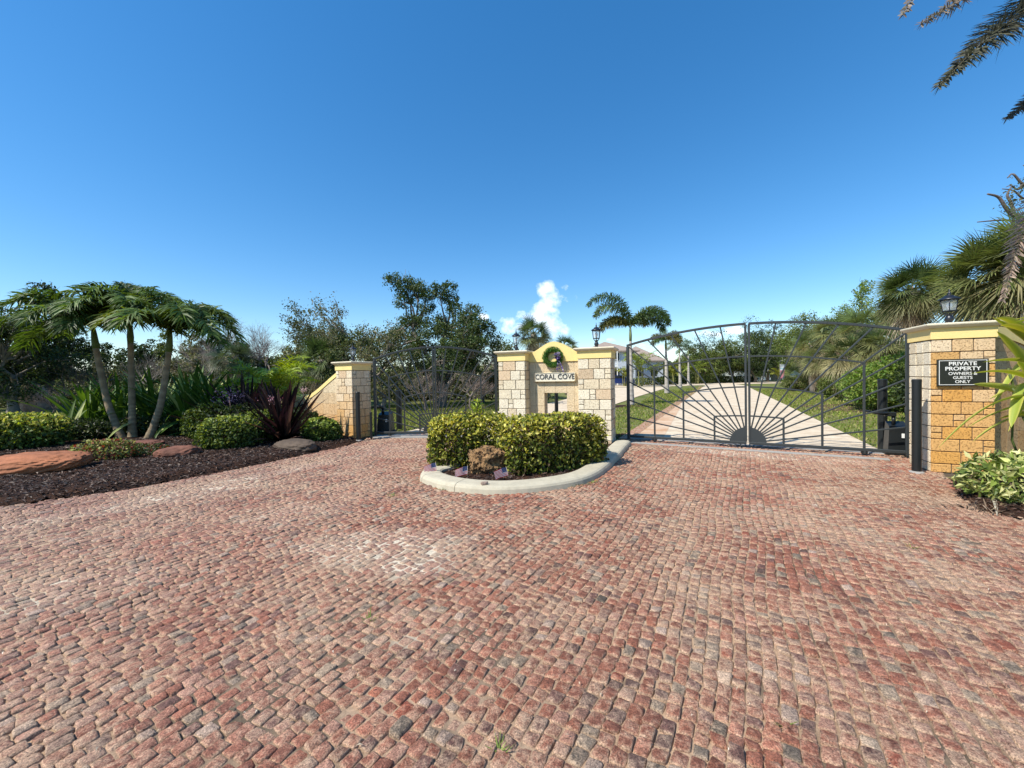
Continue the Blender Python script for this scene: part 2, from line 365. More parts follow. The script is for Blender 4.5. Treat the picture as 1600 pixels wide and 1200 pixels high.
def grid(poly, step, zf, name, mt, kind='structure', colf=None, hole=None, wob=0.0):
    P = np.array(poly); x0, y0 = P.min(0)-step; x1, y1 = P.max(0)+step
    xs = np.arange(x0, x1+step, step); ys = np.arange(y0, y1+step, step); X, Y = np.meshgrid(xs, ys); nx = len(xs)
    pts = np.stack([X.ravel(), Y.ravel()], 1)
    i = (np.arange(len(ys)-1)[:, None]*nx+np.arange(nx-1)[None]).ravel()
    F = np.stack([i, i+1, i+nx+1, i+nx], -1); c = pts[F].mean(1)
    q = c+wob*np.stack([vnoise(c, 31, 9), vnoise(c, 32, 9)], 1)
    ok = inpoly(q, poly)
    if hole is not None: ok &= ~inpoly(c, hole)
    F = F[ok]; used = np.unique(F); mp = np.zeros(len(pts), int); mp[used] = np.arange(len(used)); pts = pts[used]; F = mp[F]
    V = np.column_stack([pts, zf(pts)]); mb = MB(); mb.add(V, F, (1, 1, 1) if colf is None else colf(pts), smooth=True)
    o = mb.build(name, mt)
    return tag(o, kind=kind)
def flat(poly, z, name, mt, kind='structure'):
    from mathutils.geometry import tessellate_polygon
    T = tessellate_polygon([[Vector((x, y, 0)) for x, y in poly]]); mb = MB()
    V = [(x, y, z) for x, y in poly]; F = []
    for t in T:
        a, b, c = [Vector(V[k]) for k in t]
        F.append(list(t) if (b-a).cross(c-a).z > 0 else list(t)[::-1])
    mb.faces(V, F); return tag(mb.build(name, mt), kind=kind)

G0 = np.array((2.73, 9.4)); G1 = np.array((6.98, 6.96)); GU = (G1-G0)/np.linalg.norm(G1-G0); GN = np.array((-GU[1], GU[0]))  # GN points away from the road
if GN[1] < 0: GN = -GN
left_edge = [(-12.5, 1.2), (-9, 3.55), (-6.6, 5.05), (-5.7, 5.75), (-5.1, 6.7), (-4.5, 7.9), (-4.0, 9.2), (-3.85, 9.9), (-3.8, 11.05)]
outer = smooth_line([(2.62, 8.75), (2.34, 8.15), (1.85, 7.07), (1.18, 5.85), (.46, 5.36), (-.25, 5.24), (-.89, 5.46), (-1.33, 5.86), (-1.47, 6.2), (-1.42, 6.52), (-1.2, 6.8), (-.9, 7.3), (-.80, 8.4), (-.70, 10.4)], 8)
g_l = G0+GN*.3; g_r = G1+GN*.3
paving = [(-12.5, -4), *left_edge, (-.5, 11.05), (-.5, 10.3), (2.5, 9.4), tuple(g_l), tuple(g_r), (6.75, 6.4), (6.36, 5.86), (6.1, 5.45), (5.55, 4.9), (5.15, 4.35), (5.5, 3.75), (7.5, 2.9), (12, 1.6), (12, -4)]
island = [tuple(p) for p in outer]+[(2.5, 9.6)]
def und(p): return .010*vnoise(p, 3, .55)
WH = [(*gr(600, 850), .9, .42, 0, .85), (*gr(640, 875), .5, .35, 0, 1.0), (*gr(1200, 712), 1.9, .33, -29.8, 1.0), (*gr(400, 745), 2.6, .28, 58, .85), (*gr(230, 785), 1.6, .3, 42, .7), (*gr(60, 930), .9, .35, 30, .6),
      (*gr(620, 700), 1.2, .8, 0, .55), (*gr(470, 800), .6, .4, 30, .5), (*gr(640, 1000), .12, .08, 0, .6), (*gr(1400, 790), .5, .25, -30, .4)]
def white(p):
    o = np.zeros(len(p))
    for (x, y, a, b, r, s) in WH:
        c, sn = math.cos(math.radians(r)), math.sin(math.radians(r)); d = p-np.array((x, y)); e = ((d[:, 0]*c+d[:, 1]*sn)/a)**2+((-d[:, 0]*sn+d[:, 1]*c)/b)**2
        o = np.maximum(o, s*np.clip(1.35-e, 0, 1))
    return np.clip(o*(1+.6*vnoise(p, 8, 5)+.5*vnoise(p, 18, 12))-.05, 0, 1)
def sandcol(p):
    n = vnoise(p, 5, 1.3)[:, None]; n2 = vnoise(p, 6, 6)[:, None]
    c = np.array((.42, .285, .18))*(1+.35*n+.2*n2)
    dk = np.clip((vnoise(p, 9, 2.2)[:, None]+vnoise(p, 10, 11)[:, None]*.6)*2+.1, 0, 1)*.85
    c = c*(1-dk)+np.array((.07, .055, .035))*dk
    w = white(p)[:, None]
    return np.clip(c*(1-w)+np.array((.68, .58, .43))*w, 0.01, 1)
def sandz(p):
    fill = vnoise(p, 12, .9)*.5+vnoise(p, 13, 4)*.35+vnoise(p, 14, 22)*.3
    return und(p)-.0115+.0115*fill+.004*white(p)
# the lawn, one sheet to the horizon
mb = MB(); s_ = 900.
mb.add([(-s_, -s_, -.06), (s_, -s_, -.06), (s_, s_, -.06), (-s_, s_, -.06)], np.array([[0, 1, 2, 3]])); tag(mb.build('lawn', MT['grass']), kind='structure')
grid(paving, .045, sandz, 'paving_joint_sand', MT['sand'], colf=sandcol, hole=[(x*.97+.02, y*.97+.22) for x, y in island])
# granite setts: rows run along the drive direction, warped like old hand-laid paving
def setts():
    mb = MB(); U = GU; Vv = GN; roww = .068; rg = np.random.default_rng(11)
    C8 = []
    cen = []; hw = []; hl = []
    for i in range(-215, 215):
        u = i*roww; L = rg.uniform(.058, .094, 420)
        big = rg.random(420) < .06; L[big] *= 1.3; pos = np.cumsum(L)-L/2-13+rg.uniform(0, .1)
        cen.append(np.stack([np.full(420, u), pos], 1)); hl.append(L/2); hw.append(np.full(420, roww/2))
    cen = np.vstack(cen); hl = np.concatenate(hl); hw = np.concatenate(hw)
    def warp(q):
        P = q[:, :1]*U+q[:, 1:]*Vv
        return P+np.stack([.10*vnoise(P, 41, .5)+.020*vnoise(P, 42, 3.2), .10*vnoise(P, 43, .5)+.020*vnoise(P, 44, 3.2)], 1)
    P = warp(cen)
    ok = inpoly(P, paving) & ~inpoly(P, [(x, y) for x, y in island]) & (P[:, 1] > .75) & (np.abs(P[:, 0]) < 1.6*P[:, 1]+.6)
    # bare worn patches now and then
    ok &= ~((vnoise(P, 51, 1.4) > .62) & (rg.random(len(P)) < .35))
    cen, hl, hw = cen[ok], hl[ok], hw[ok]; n = len(cen)
    jx = np.repeat(rg.normal(0, .0034, (n, 4)), 2, 1)+rg.normal(0, .0016, (n, 8)); jy = np.repeat(rg.normal(0, .0034, (n, 4)), 2, 1)+rg.normal(0, .0012, (n, 8)); rot = rg.normal(0, .06, n)
    gap = rg.uniform(.0008, .0036, n)
    # rounded square outline, 8 points
    base = np.array([(-1, -.82), (-.8, -1), (.8, -1), (1, -.82), (1, .82), (.8, 1), (-.8, 1), (-1, .82)])
    base = base[None]*np.ones((n, 1, 1)); base[:, :, :] *= np.stack([hw-gap, hl-gap], 1)[:, None]
    def ring(s, z):
        q = base*s; q[:, :, 0] += jx*min(1, s); q[:, :, 1] += jy*min(1, s)
        c, sn = np.cos(rot)[:, None], np.sin(rot)[:, None]
        q = np.stack([q[:, :, 0]*c-q[:, :, 1]*sn, q[:, :, 0]*sn+q[:, :, 1]*c], -1)+cen[:, None]
        w = warp(q.reshape(-1, 2)); zz = (und(w)).reshape(n, 8)+z
        return np.concatenate([w.reshape(n, 8, 2), zz[..., None]], -1)
    h = rg.normal(0, .0030, n); lowp = vnoise(P[ok], 52, 1.0); h -= .006*np.clip(lowp, 0, 1)
    h = h+np.where(rg.random(n) < .05, rg.uniform(-.008, .006, n), 0)
    tx = rg.normal(0, .0028, n); ty = rg.normal(0, .0028, n)
    def tilt(z, s): return z+(base[:, :, 0]/hw[:, None]*tx[:, None]+base[:, :, 1]/hl[:, None]*ty[:, None])*s
    hh = h[:, None]
    r0 = ring(1.03, np.full((n, 8), -.035)); r1 = ring(1.0, tilt(hh-.010, 1)); r2 = ring(.945, tilt(hh-.0035+rg.normal(0, .001, (n, 8)), 1)); r3 = ring(.78, tilt(hh+.0005+rg.normal(0, .0012, (n, 8)), .7))
    V = np.stack([r0, r1, r2, r3], 1).reshape(n, 32, 3)
    k = np.arange(8); k2 = (k+1) % 8; F = np.vstack([np.stack([a*8+k, a*8+k2, (a+1)*8+k2, (a+1)*8+k], -1) for a in range(3)])
    off = (np.arange(n)*32)[:, None, None]
    F4 = (F[None]+off).reshape(-1, 4); F8 = (np.arange(24, 32)[None]+np.arange(n)[:, None]*32)
    pal = np.array([(.27, .100, .058), (.29, .11, .066), (.24, .090, .055), (.31, .135, .085), (.33, .17, .115), (.17, .082, .062), (.14, .080, .060), (.28, .205, .14), (.185, .14, .10), (.34, .24, .18), (.27, .080, .045)])
    pw = np.array([.21, .21, .13, .16, .11, .08, .035, .035, .02, .03, .02])
    ci = rg.choice(len(pal), n, p=pw/pw.sum()); cc = pal[ci]*(1+rg.normal(0, .13, (n, 1)))
    Pn = P[ok]
    tone = vnoise(Pn, 61, .45)[:, None]; cc = cc*(1+.22*tone)
    grey = np.clip(-Pn[:, 0:1]*.10-.05, 0, .45)  # the left side of the forecourt is greyer and more worn
    cc = cc*(1-grey)+np.array((.29, .18, .14))*grey
    w = white(Pn)[:, None]*.35; cc = cc*(1-w)+np.array((.50, .38, .29))*w
    st = np.exp(-((Pn[:, 0]-5.0)**2+(Pn[:, 1]-4.9)**2)/.8)[:, None]*.6; cc = cc*(1-st)+np.array((.17, .07, .03))*st
    cc = np.clip(cc, .02, .9)
    colv = np.repeat(cc[:, None], 32, 1).reshape(-1, 3)
    ed = np.tile(np.repeat([1.0, 1.0, .65, .0], 8), n)+np.repeat(rg.normal(0, .25, n), 32)
    mb.add(V.reshape(-1, 3), [F4], colv, ed, smooth=True)
    mb.F[8].append(F8); mb.Mi[8].append(np.zeros(n)); mb.S[8].append(np.full(n, True))
    o = mb.build('cobble_paving', MT['cobble']); print('setts', n)
    return tag(o, kind='structure')
setts()
# curb round the island
def sweep(line, prof, name, mt, gaps=(), close=False):
    P = np.asarray(line); T = np.gradient(P, axis=0); T /= np.linalg.norm(T, axis=1)[:, None]; Nn = np.stack([-T[:, 1], T[:, 0]], 1)
    prof = np.asarray(prof, float); k = len(prof); mb = MB()
    cuts = [0, *gaps, len(P)-1]
    for a, b in zip(cuts[:-1], cuts[1:]):
        idx = np.arange(a, b+1); Q = P[idx].copy(); Q[0] += T[a]*.004; Q[-1] -= T[b]*.004
        V = np.concatenate([np.concatenate([Q[:, None]+Nn[idx][:, None]*prof[None, :, :1], np.repeat(prof[None, :, 1:], len(Q), 0)], -1)]).reshape(-1, 3)
        i = np.arange(len(Q)-1)[:, None]*k; j = np.arange(k)[None]; j2 = (j+1) % k
        mb.add(V, [np.stack([i+j, i+k+j, i+k+j2, i+j2], -1).reshape(-1, 4)], smooth=False)
        nn = len(V)
        mb.add(np.vstack([V[:k], V[:k].mean(0)]), np.stack([np.arange(k), (np.arange(k)+1) % k, np.full(k, k)], -1))
        mb.add(np.vstack([V[-k:], V[-k:].mean(0)]), np.stack([(np.arange(k)+1) % k, np.arange(k), np.full(k, k)], -1))
    return tag(mb.build(name, mt, fixn=True), kind='structure')
cprof = [(0.0, -.03), (-.012, .05), (-.03, .078), (-.06, .094), (-.10, .100), (-.27, .104), (-.31, .098), (-.335, .08), (-.34, -.03)]
# outline runs counter to the island centre: profile offsets point inwards
cl = outer
Tt = np.gradient(cl, axis=0); sgn = 1
cmid = np.array((.3, 7.2)); nn0 = np.array((-Tt[40][1], Tt[40][0]));
if nn0@(cmid-cl[40]) > 0: cprof = [(-a, b) for a, b in cprof]
sweep(cl, cprof, 'curb', MT['concrete'], gaps=(18, 47, 58, 78))
# mulch beds
def mulchz(poly, h=.10):
    return lambda p: -.02+np.minimum(edgedist(p, poly)*.45, h)+.018*vnoise(p, 21, 3)+.012*vnoise(p, 22, 13)
bedL = [(-14, .4), *[(x-.0, y) for x, y in left_edge[1:8]], (-3.98, 10.35), (-4.5, 10.9), (-6.3, 12.4), (-8.6, 14.2), (-13, 14.4), (-20, 12.5), (-20, 6)]
grid(bedL, .07, mulchz(bedL), 'mulch_bed', MT['mulch'], wob=.12)
bedI = [tuple(p+(cmid-p)/np.linalg.norm(cmid-p)*.27) for p in outer]+[(2.3, 9.3)]
grid(bedI, .05, lambda p: .05+.02*vnoise(p, 23, 5)+.012*vnoise(p, 24, 15), 'mulch_bed', MT['mulch'])
bedR = [(5.05, 4.36), (5.5, 4.95), (6.15, 5.60), (7.0, 5.9), (9.8, 8.2), (14, 9), (14, 2.0), (8, 2.95), (5.5, 3.7)]
grid(bedR, .06, mulchz(bedR, .07), 'mulch_bed', MT['mulch'], wob=.12)
def chips(poly, n, name, zf, pal, seed, ls=(.03, .09), wd=.009):
    rg = np.random.default_rng(seed); P = np.array(poly); p = rg.uniform(P.min(0), P.max(0), (n*3, 2)); p = p[inpoly(p, poly)][:n]; n = len(p)
    a = rg.uniform(0, 2*PI, n); d = np.stack([np.cos(a), np.sin(a), rg.normal(0, .3, n)], 1); L = rg.uniform(*ls, n)[:, None]/2; s = np.stack([-np.sin(a), np.cos(a), rg.normal(0, .4, n)], 1)*rg.uniform(.5, 1.3, n)[:, None]*wd
    c = np.column_stack([p, zf(p)+rg.uniform(0.0, .02, n)]); up_ = np.array((0, 0, .006))
    V = np.stack([c-d*L-s*.5, c-s+up_, c+d*L, c+s+up_*1.5], 1).reshape(-1, 3)
    col = np.array(pal)[rg.integers(0, len(pal), n)]*(1+rg.normal(0, .2, (n, 1)))
    mb = MB(); mb.add(V, np.arange(4*n).reshape(-1, 4), np.repeat(np.clip(col, .005, 1), 4, 0)); return tag(mb.build(name, MT['attr']), kind='stuff')
pm = [(.05, .025, .015), (.03, .015, .012), (.09, .045, .025), (.02, .012, .01), (.16, .11, .08), (.06, .03, .02)]
nearL = [(-9.5, 3.3), (-6.6, 5.08), (-5.7, 5.78), (-5.1, 6.73), (-4.5, 7.93), (-3.95, 9.9), (-4.2, 10.2), (-6, 11), (-9, 11), (-13, 9), (-12, 5)]
chips(nearL, 26000, 'mulch_chips', mulchz(bedL), pm, 1)
chips(bedI, 3500, 'mulch_chips', lambda p: .055+.02*vnoise(p, 23, 5), pm, 2)
chips([(5.1, 4.4), (6.1, 5.6), (7, 5.8), (9, 6.5), (9, 3.2), (5.6, 3.8)], 7000, 'mulch_chips', mulchz(bedR, .07), pm, 3)
chips([(-6, .9), (-8, 5), (-3.9, 9), (2, 8), (6, 5.8), (5, 4), (6, 1)], 1500, 'leaf_litter', lambda p: und(p)+.002, [(.45, .36, .25), (.22, .13, .07), (.6, .52, .4), (.12, .08, .05)], 4, (.008, .035), .003)
# beyond the gates
exit_d = [(-3.5, 11.06), (-.6, 11.06), (1.3, 13.2), (2.8, 16), (6, 22.4), (9.5, 29.6), (20, 50), (9, 50), (7, 36), (2.5, 24), (-1.4, 17)]
flat(exit_d, -.03, 'exit_driveway', MT['drive'])
main_d = [tuple(g_l+GU*.25+GN*.0), tuple(g_r), (7.1, 7.5), (9.1, 11.3), (23.6, 39), (29, 49), (33, 60), (29.5, 60)]
main_d[0] = (g_l[0]+.02, g_l[1]-.0)
flat(main_d, -.026, 'main_driveway', MT['drive'])
flat([(1, 50), (20, 52), (34, 57), (90, 58), (90, 74), (28, 70), (1, 62)], -.034, 'cross_road', MT['drive'])
ld = np.array((29.5-g_l[0], 60-g_l[1])); ld /= np.linalg.norm(ld); ln = np.array((-ld[1], ld[0])); a0 = g_l+np.array((0.0, 0)); a1 = a0+ld*44
MT['edge'] = ground_mat('brick_edging', (.32, .15, .09), (.40, .21, .13), (.45, .33, .24), 3, 9, 1, 40, fine=.15)
flat([tuple(a0), tuple(a1), tuple(a1+ln*.45), tuple(a0+ln*.30)], -.018, 'brick_edging', MT['edge'])
MT['rust'] = ground_mat('rusty_concrete', (.47, .27, .15), (.60, .45, .31), (.56, .40, .27), 1.2, 4, .3, 60, fine=.1)
flat([tuple(a0+ld*.05), tuple(a0-ln*.7), tuple(a0+ld*9-ln*.3), tuple(a0+ld*14)], -.022, 'driveway_margin', MT['rust'])
# concrete strips under the gates
def strip(p, q, off, w, z, name, h=.03):
    mb = MB(); p = np.array(p); q = np.array(q); u = (q-p)/np.linalg.norm(q-p); n = np.array((-u[1], u[0])); n = n if n[1] > 0 else -n; c = (p+q)/2+n*off
    mb.box((c[0], c[1], z-h/2), (np.linalg.norm(q-p), w, h), np.array([(*u, 0), (*n, 0), (0, 0, 1)]), bev=.006); tag(mb.build(name, MT['grey']), kind='structure')
strip(G0-GU*.1, G1-GU*.35, -.33, .13, .018, 'concrete_threshold')
strip(G0-GU*.1, G1-GU*.05, .33, .16, .012, 'concrete_threshold')
strip((-3.75, 10.75), (-.45, 10.45), -.02, .5, .014, 'concrete_threshold')
# rough ground under the oak
def blob(cx, cy, a, b, seed, n=40):
    t = np.linspace(0, 2*PI, n, endpoint=False); r = 1+.15*np.sin(3*t+seed)+.08*np.sin(7*t+seed*2); return [(cx+a*r_*math.cos(t_), cy+b*r_*math.sin(t_)) for r_, t_ in zip(r, t)]
flat(blob(-3.2, 22.5, 4.2, 3.0, 1), -.045, 'leaf_litter_ground', MT['soil'])
flat(blob(16.5, 17, 3.8, 2.2, 2), -.045, 'leaf_litter_ground', MT['soil'])
flat(blob(6.1, 20.3, 1.1, .8, 3), -.045, 'leaf_litter_ground', MT['mulch'])
flat(blob(2.95, 10.35, .55, .45, 4), -.047, 'leaf_litter_ground', MT['mulch'])
MT['bare'] = ground_mat('sandy_lawn', (.30, .25, .14), (.38, .32, .19), (.15, .16, .05), 2., 5., 1, 30)
def blades(regs, n, name, h, pal, seed, w=.006, flatz=-.06):
    rg = np.random.default_rng(seed); ps = []
    for poly in regs:
        P = np.array(poly); q = rg.uniform(P.min(0), P.max(0), (n, 2)); q = q[inpoly(q, poly)]; ps.append(q)
    p = np.vstack(ps); p = p[~(inpoly(p, exit_d) | inpoly(p, main_d))]; k = rg.permutation(len(p))[:n]; p = p[k]; n = len(p)
    a = rg.uniform(0, 2*PI, n); H = rg.uniform(.5, 1.3, n)*h; wv = np.stack([np.cos(a), np.sin(a), np.zeros(n)], 1)*w*(1+.12*np.linalg.norm(p, axis=1))[:, None]
    lean = rg.normal(0, .45, (n, 2))*H[:, None]; b = np.column_stack([p, np.full(n, flatz)]); t = b+np.column_stack([lean, H])
    V = np.stack([b-wv, b+wv, t], 1).reshape(-1, 3); col = np.array(pal)[rg.integers(0, len(pal), n)]*(1+rg.normal(0, .2, (n, 1)))
    mb = MB(); mb.add(V, np.arange(3*n).reshape(-1, 3), np.repeat(np.clip(col, .01, 1), 3, 0)); return tag(mb.build(name, MT['leafdull']), kind='stuff')
gp = [(.15, .21, .025), (.20, .25, .035), (.12, .17, .02), (.28, .27, .07), (.33, .28, .12)]
blades([[(7.2, 7.6), (23, 38), (34, 38), (16, 10)], [(2.6, 10), (4.5, 10.5), (22, 46), (14, 38), (7, 22), (3, 16)], [(-9, 11.8), (-3.6, 11.2), (-1.2, 17), (2, 24), (-4, 27), (-12, 20)],
        [(-26, 14), (-11, 13.5), (-8, 16), (-12, 26), (-28, 22)]], 150000, 'grass_blades', .075, gp, 5)
blades([[(-9.2, 3.45), (-6.9, 4.95), (-6.8, 5.2), (-8.6, 4.9), (-9.6, 4.2)]], 3500, 'grass_tuft', .11, [(.16, .30, .04), (.2, .34, .05)], 6, flatz=-.01)
def tufts(pts, seed, name, h=.05):
    rg = np.random.default_rng(seed); mb = MB()
    for (x, y, s) in pts:
        for k in range(int(16*s)):
            a = rg.uniform(0, 2*PI); r = rg.uniform(0, .05*s); b = np.array((x+r*math.cos(a), y+r*math.sin(a), -.005)); d = np.array((math.cos(a), math.sin(a), rg.uniform(.3, 1.2)))*h*rg.uniform(.5, 1.2); w = np.array((-math.sin(a), math.cos(a), 0))*.004
            mb.add([b-w, b+w, b+d], np.array([[0, 1, 2]]), jit((.18, .24, .05), .2))
    tag(mb.build(name, MT['leafdull']), kind='stuff')
tufts([(*gr(577, 968), .8), (*gr(692, 902), .5), (*gr(905, 757), 3), (*gr(890, 760), 2), (*gr(925, 754), 2), (*gr(690, 764), 1.4), (*gr(612, 775), 1.5), (*gr(1005, 752), .8), (*gr(1425, 855), .6), (*gr(780, 1172), .6), (*gr(1225, 1130), .6)], 9, 'weeds')

# ============================================================ STONEWORK
CREAM = [(.74, .63, .44), (.77, .66, .47), (.71, .58, .39), (.78, .68, .50)]; TAN = [(.68, .47, .27), (.66, .49, .31)]
def orange_z(z, z0, z1, s):  # rust-coloured sprinkler stain that rises from the ground
    return np.clip((z1-z)/(z1-z0), 0, 1)*s
PAT = [[(.333, 0), (.333, 0), (.334, 0)], [(.48, 0), (.34, 0), (.18, 1)], [(.18, 1), (.47, 0), (.35, 0)], [(.36, 0), (.18, 1), (.46, 0)], [(.46, 0), (.36, 0), (.18, 1)]]
STN = [1.25]
SEQ = [0, 1, 2, 3, 2, 4, 2, 1, 3, 0]
def face_blocks(mb, o, ex, n, W, zt, zb, rh, seed, stain=0, dep=.035, gap=.012, seq=SEQ, tancol=TAN, tanp=.55):
    """stone blocks on a face: o = bottom-left corner xy (outer face), ex = direction along, n = outward normal"""
    rg = np.random.default_rng(seed); z = zt; r = 0
    ax = np.array([(*ex, 0), (*n, 0), (0, 0, 1)])
    while z > zb+.03:
        h = min(rh, z-zb); pat = PAT[seq[(r+seed) % len(seq)]]; x = 0
        for (w, split) in pat:
            w = w*W; cells = [(z-h, h)] if not split else [(z-h, h/2), (z-h/2, h/2)]
            for (cz, ch) in cells:
                big = w > .42*W
                c = np.array(tancol[rg.integers(len(tancol))]) if (big and rg.random() < tanp) else np.array(CREAM[rg.integers(4)])
                c = c*(1+rg.normal()*.05)
                s = float(orange_z(cz, 0, STN[0], stain))*rg.uniform(.65, 1.1); s = min(s, .9)
                c = c*(1-s)+np.array((.64, .33, .08))*s
                pr = rg.normal()*.002
                cc = np.array(o)+np.array(ex)*(x+w/2)-np.array(n)*(dep/2-pr)
                mb.box((cc[0], cc[1], cz+ch/2), (w-gap, dep, ch-gap), ax, np.clip(c, .02, .9), bev=.006)
            x += w
        z -= h; r += 1
def square_loft(mb, cx, cy, W, D, prof, col=(1, 1, 1)):
    V = []; 
    for (o, z) in prof:
        a, b = W/2+o, D/2+o; V += [(cx-a, cy-b, z), (cx+a, cy-b, z), (cx+a, cy+b, z), (cx-a, cy+b, z)]
    k = len(prof); F = []
    for i in range(k-1):
        for j in range(4): F.append([i*4+j, i*4+(j+1) % 4, (i+1)*4+(j+1) % 4, (i+1)*4+j])
    F.append([3, 2, 1, 0]); F.append([(k-1)*4+j for j in range(4)])
    mb.faces(V, F, col)
def pier(parent, x0, y0, W, D, zt, zc, seed, stain=0, rh=.227, sides='FLRB', tp=.55):
    """zt = top of stone, frieze up to zc, cap above"""
    mb = MB(); mb.box((x0+W/2, y0+D/2, zt/2-.1), (W-.03, D-.03, zt+.2-.012)); mb.build('mortar_core', MT['mortar'], parent)
    mb = MB()
    fs = {'F': ((x0, y0), (1, 0), (0, -1), W), 'B': ((x0+W, y0+D), (-1, 0), (0, 1), W), 'L': ((x0, y0+D-.036), (0, -1), (-1, 0), D-.072), 'R': ((x0+W, y0+.036), (0, 1), (1, 0), D-.072)}
    for i, s in enumerate(sides):
        o, ex, n, w = fs[s]; face_blocks(mb, o, ex, n, w, zt-.006, 0.0, rh, seed+i, stain, tanp=tp)
    mb.build('stone_blocks', MT['stone'], parent)
    mb = MB(); square_loft(mb, x0+W/2, y0+D/2, W, D, [(.006, zt), (.012, zt+.004), (.012, zc-.02), (.018, zc-.015), (.018, zc-.001)]); mb.build('frieze', MT['stucco'], parent)
    mb = MB(); square_loft(mb, x0+W/2, y0+D/2, W, D, [(.022, zc), (.045, zc+.006), (.055, zc+.018), (.068, zc+.028), (.078, zc+.040), (.082, zc+.054), (.078, zc+.066), (.05, zc+.074)]); mb.build('cap', MT['cap'], parent)
def text_mesh(txt, size, ext, name, parent, loc, rot, mt, off=0.0, align='CENTER', sx=1.0):
    cu_ = bpy.data.curves.new(name+'_c', 'FONT'); cu_.body = txt; cu_.size = size; cu_.extrude = ext; cu_.offset = off; cu_.align_x = align; cu_.align_y = 'CENTER'
    t = bpy.data.objects.new(name+'_t', cu_); COL.objects.link(t); bpy.context.view_layer.update()
    me = bpy.data.meshes.new_from_object(t.evaluated_get(bpy.context.evaluated_depsgraph_get())); bpy.data.objects.remove(t); bpy.data.curves.remove(cu_)
    me.materials.clear(); me.materials.append(mt)
    o = bpy.data.objects.new(name, me); COL.objects.link(o); o.parent = parent; o.location = loc; o.rotation_euler = rot; o.scale = (sx, 1, 1); return o
# --- entrance monument
MB0 = np.array((2.16, 8.65)); MU = np.array((.928, -.372)); MU /= np.linalg.norm(MU); MA = MB0-MU*2.68; mrz = math.atan2(MU[1], MU[0])
mon = thing('entrance_monument', 'cream stone entrance wall with yellow arched top between the two gates', 'entrance wall', (MA[0], MA[1], 0), mrz)
def mloc(x, y, z): return (MA[0]+MU[0]*x-MU[1]*y, MA[1]+MU[1]*x+MU[0]*y, z)
for (x0, W_, sd_) in ((0, .69, 4), (1.95, .73, 0)):
    pr = bpy.data.objects.new('pier', None); COL.objects.link(pr); pr.parent = mon; pr.empty_display_size = .1
    pier(pr, x0, 0, W_, .70, 1.93, 2.10, sd_)
mb = MB()   # panel core and facing tiles, with its rectangular opening
ox0, ox1, oz0, oz1 = 1.07, 1.62, .55, 1.15
for (a, b, c, d) in ((.66, ox0, 0, 1.9), (ox1, 1.98, 0, 1.9), (ox0, ox1, 0, oz0), (ox0, ox1, oz1, 1.9)): mb.box(((a+b)/2, .30+.13, (c+d)/2), (b-a, .22, d-c), col=(.50, .40, .28))
tx_ = [.695, .85, ox0, 1.345, ox1, 1.80, 1.947]; tz_ = [.02, .28, oz0, .85, oz1, 1.40, 1.66, 1.895]
rg = np.random.default_rng(3)
for i in range(6):
    for j in range(7):
        if i in (2, 3) and j in (2, 3): continue
        a, b, c, d = tx_[i], tx_[i+1], tz_[j], tz_[j+1]; mb.box(((a+b)/2, .305, (c+d)/2), (b-a-.004, .03, d-c-.004), col=jit((.66, .52, .33), .03), bev=.002)
for (a, b) in ((ox0-.0, .30), (ox1, .30)): pass
mb.build('panel', MT['stone'], mon)
mb = MB(); pts = [(.692, 1.897), (1.948, 1.897)]
for t in np.linspace(1.948, .692, 41):
    q = 1-min(1, abs(t-1.32)/.60); q = q*q*(3-2*q); pts.append((t, 2.115+.255*q**.85))
mb.prism(pts, .262, .56, lambda x, z, y: (x, y, z)); mb.build('arched_band', MT['stucco'], mon, fixn=True)
mb = MB(); mb.box((1.32, .13, .15), (1.24, .33, .30), bev=.01); mb.build('plinth', MT['stucco'], mon)
pl = MB(); pl.box((1.35, .255, 1.53), (.98, .07, .205), bev=.008); pq = pl.build('name_plaque', MT['white'], mon)
fr = MB()
for (c, s) in (((1.35, .216, 1.627), (.95, .012, .014)), ((1.35, .216, 1.433), (.95, .012, .014)), ((.872, .216, 1.53), (.014, .012, .18)), ((1.828, .216, 1.53), (.014, .012, .18))): fr.box(c, s, bev=.002)
fr.build('plaque_border', MT['cap'], pq)
text_mesh('CORAL COVE', .168, .006, 'lettering', pq, (1.35, .216, 1.533), (PI/2, 0, 0), MT['letter'], off=.0015, sx=.93)
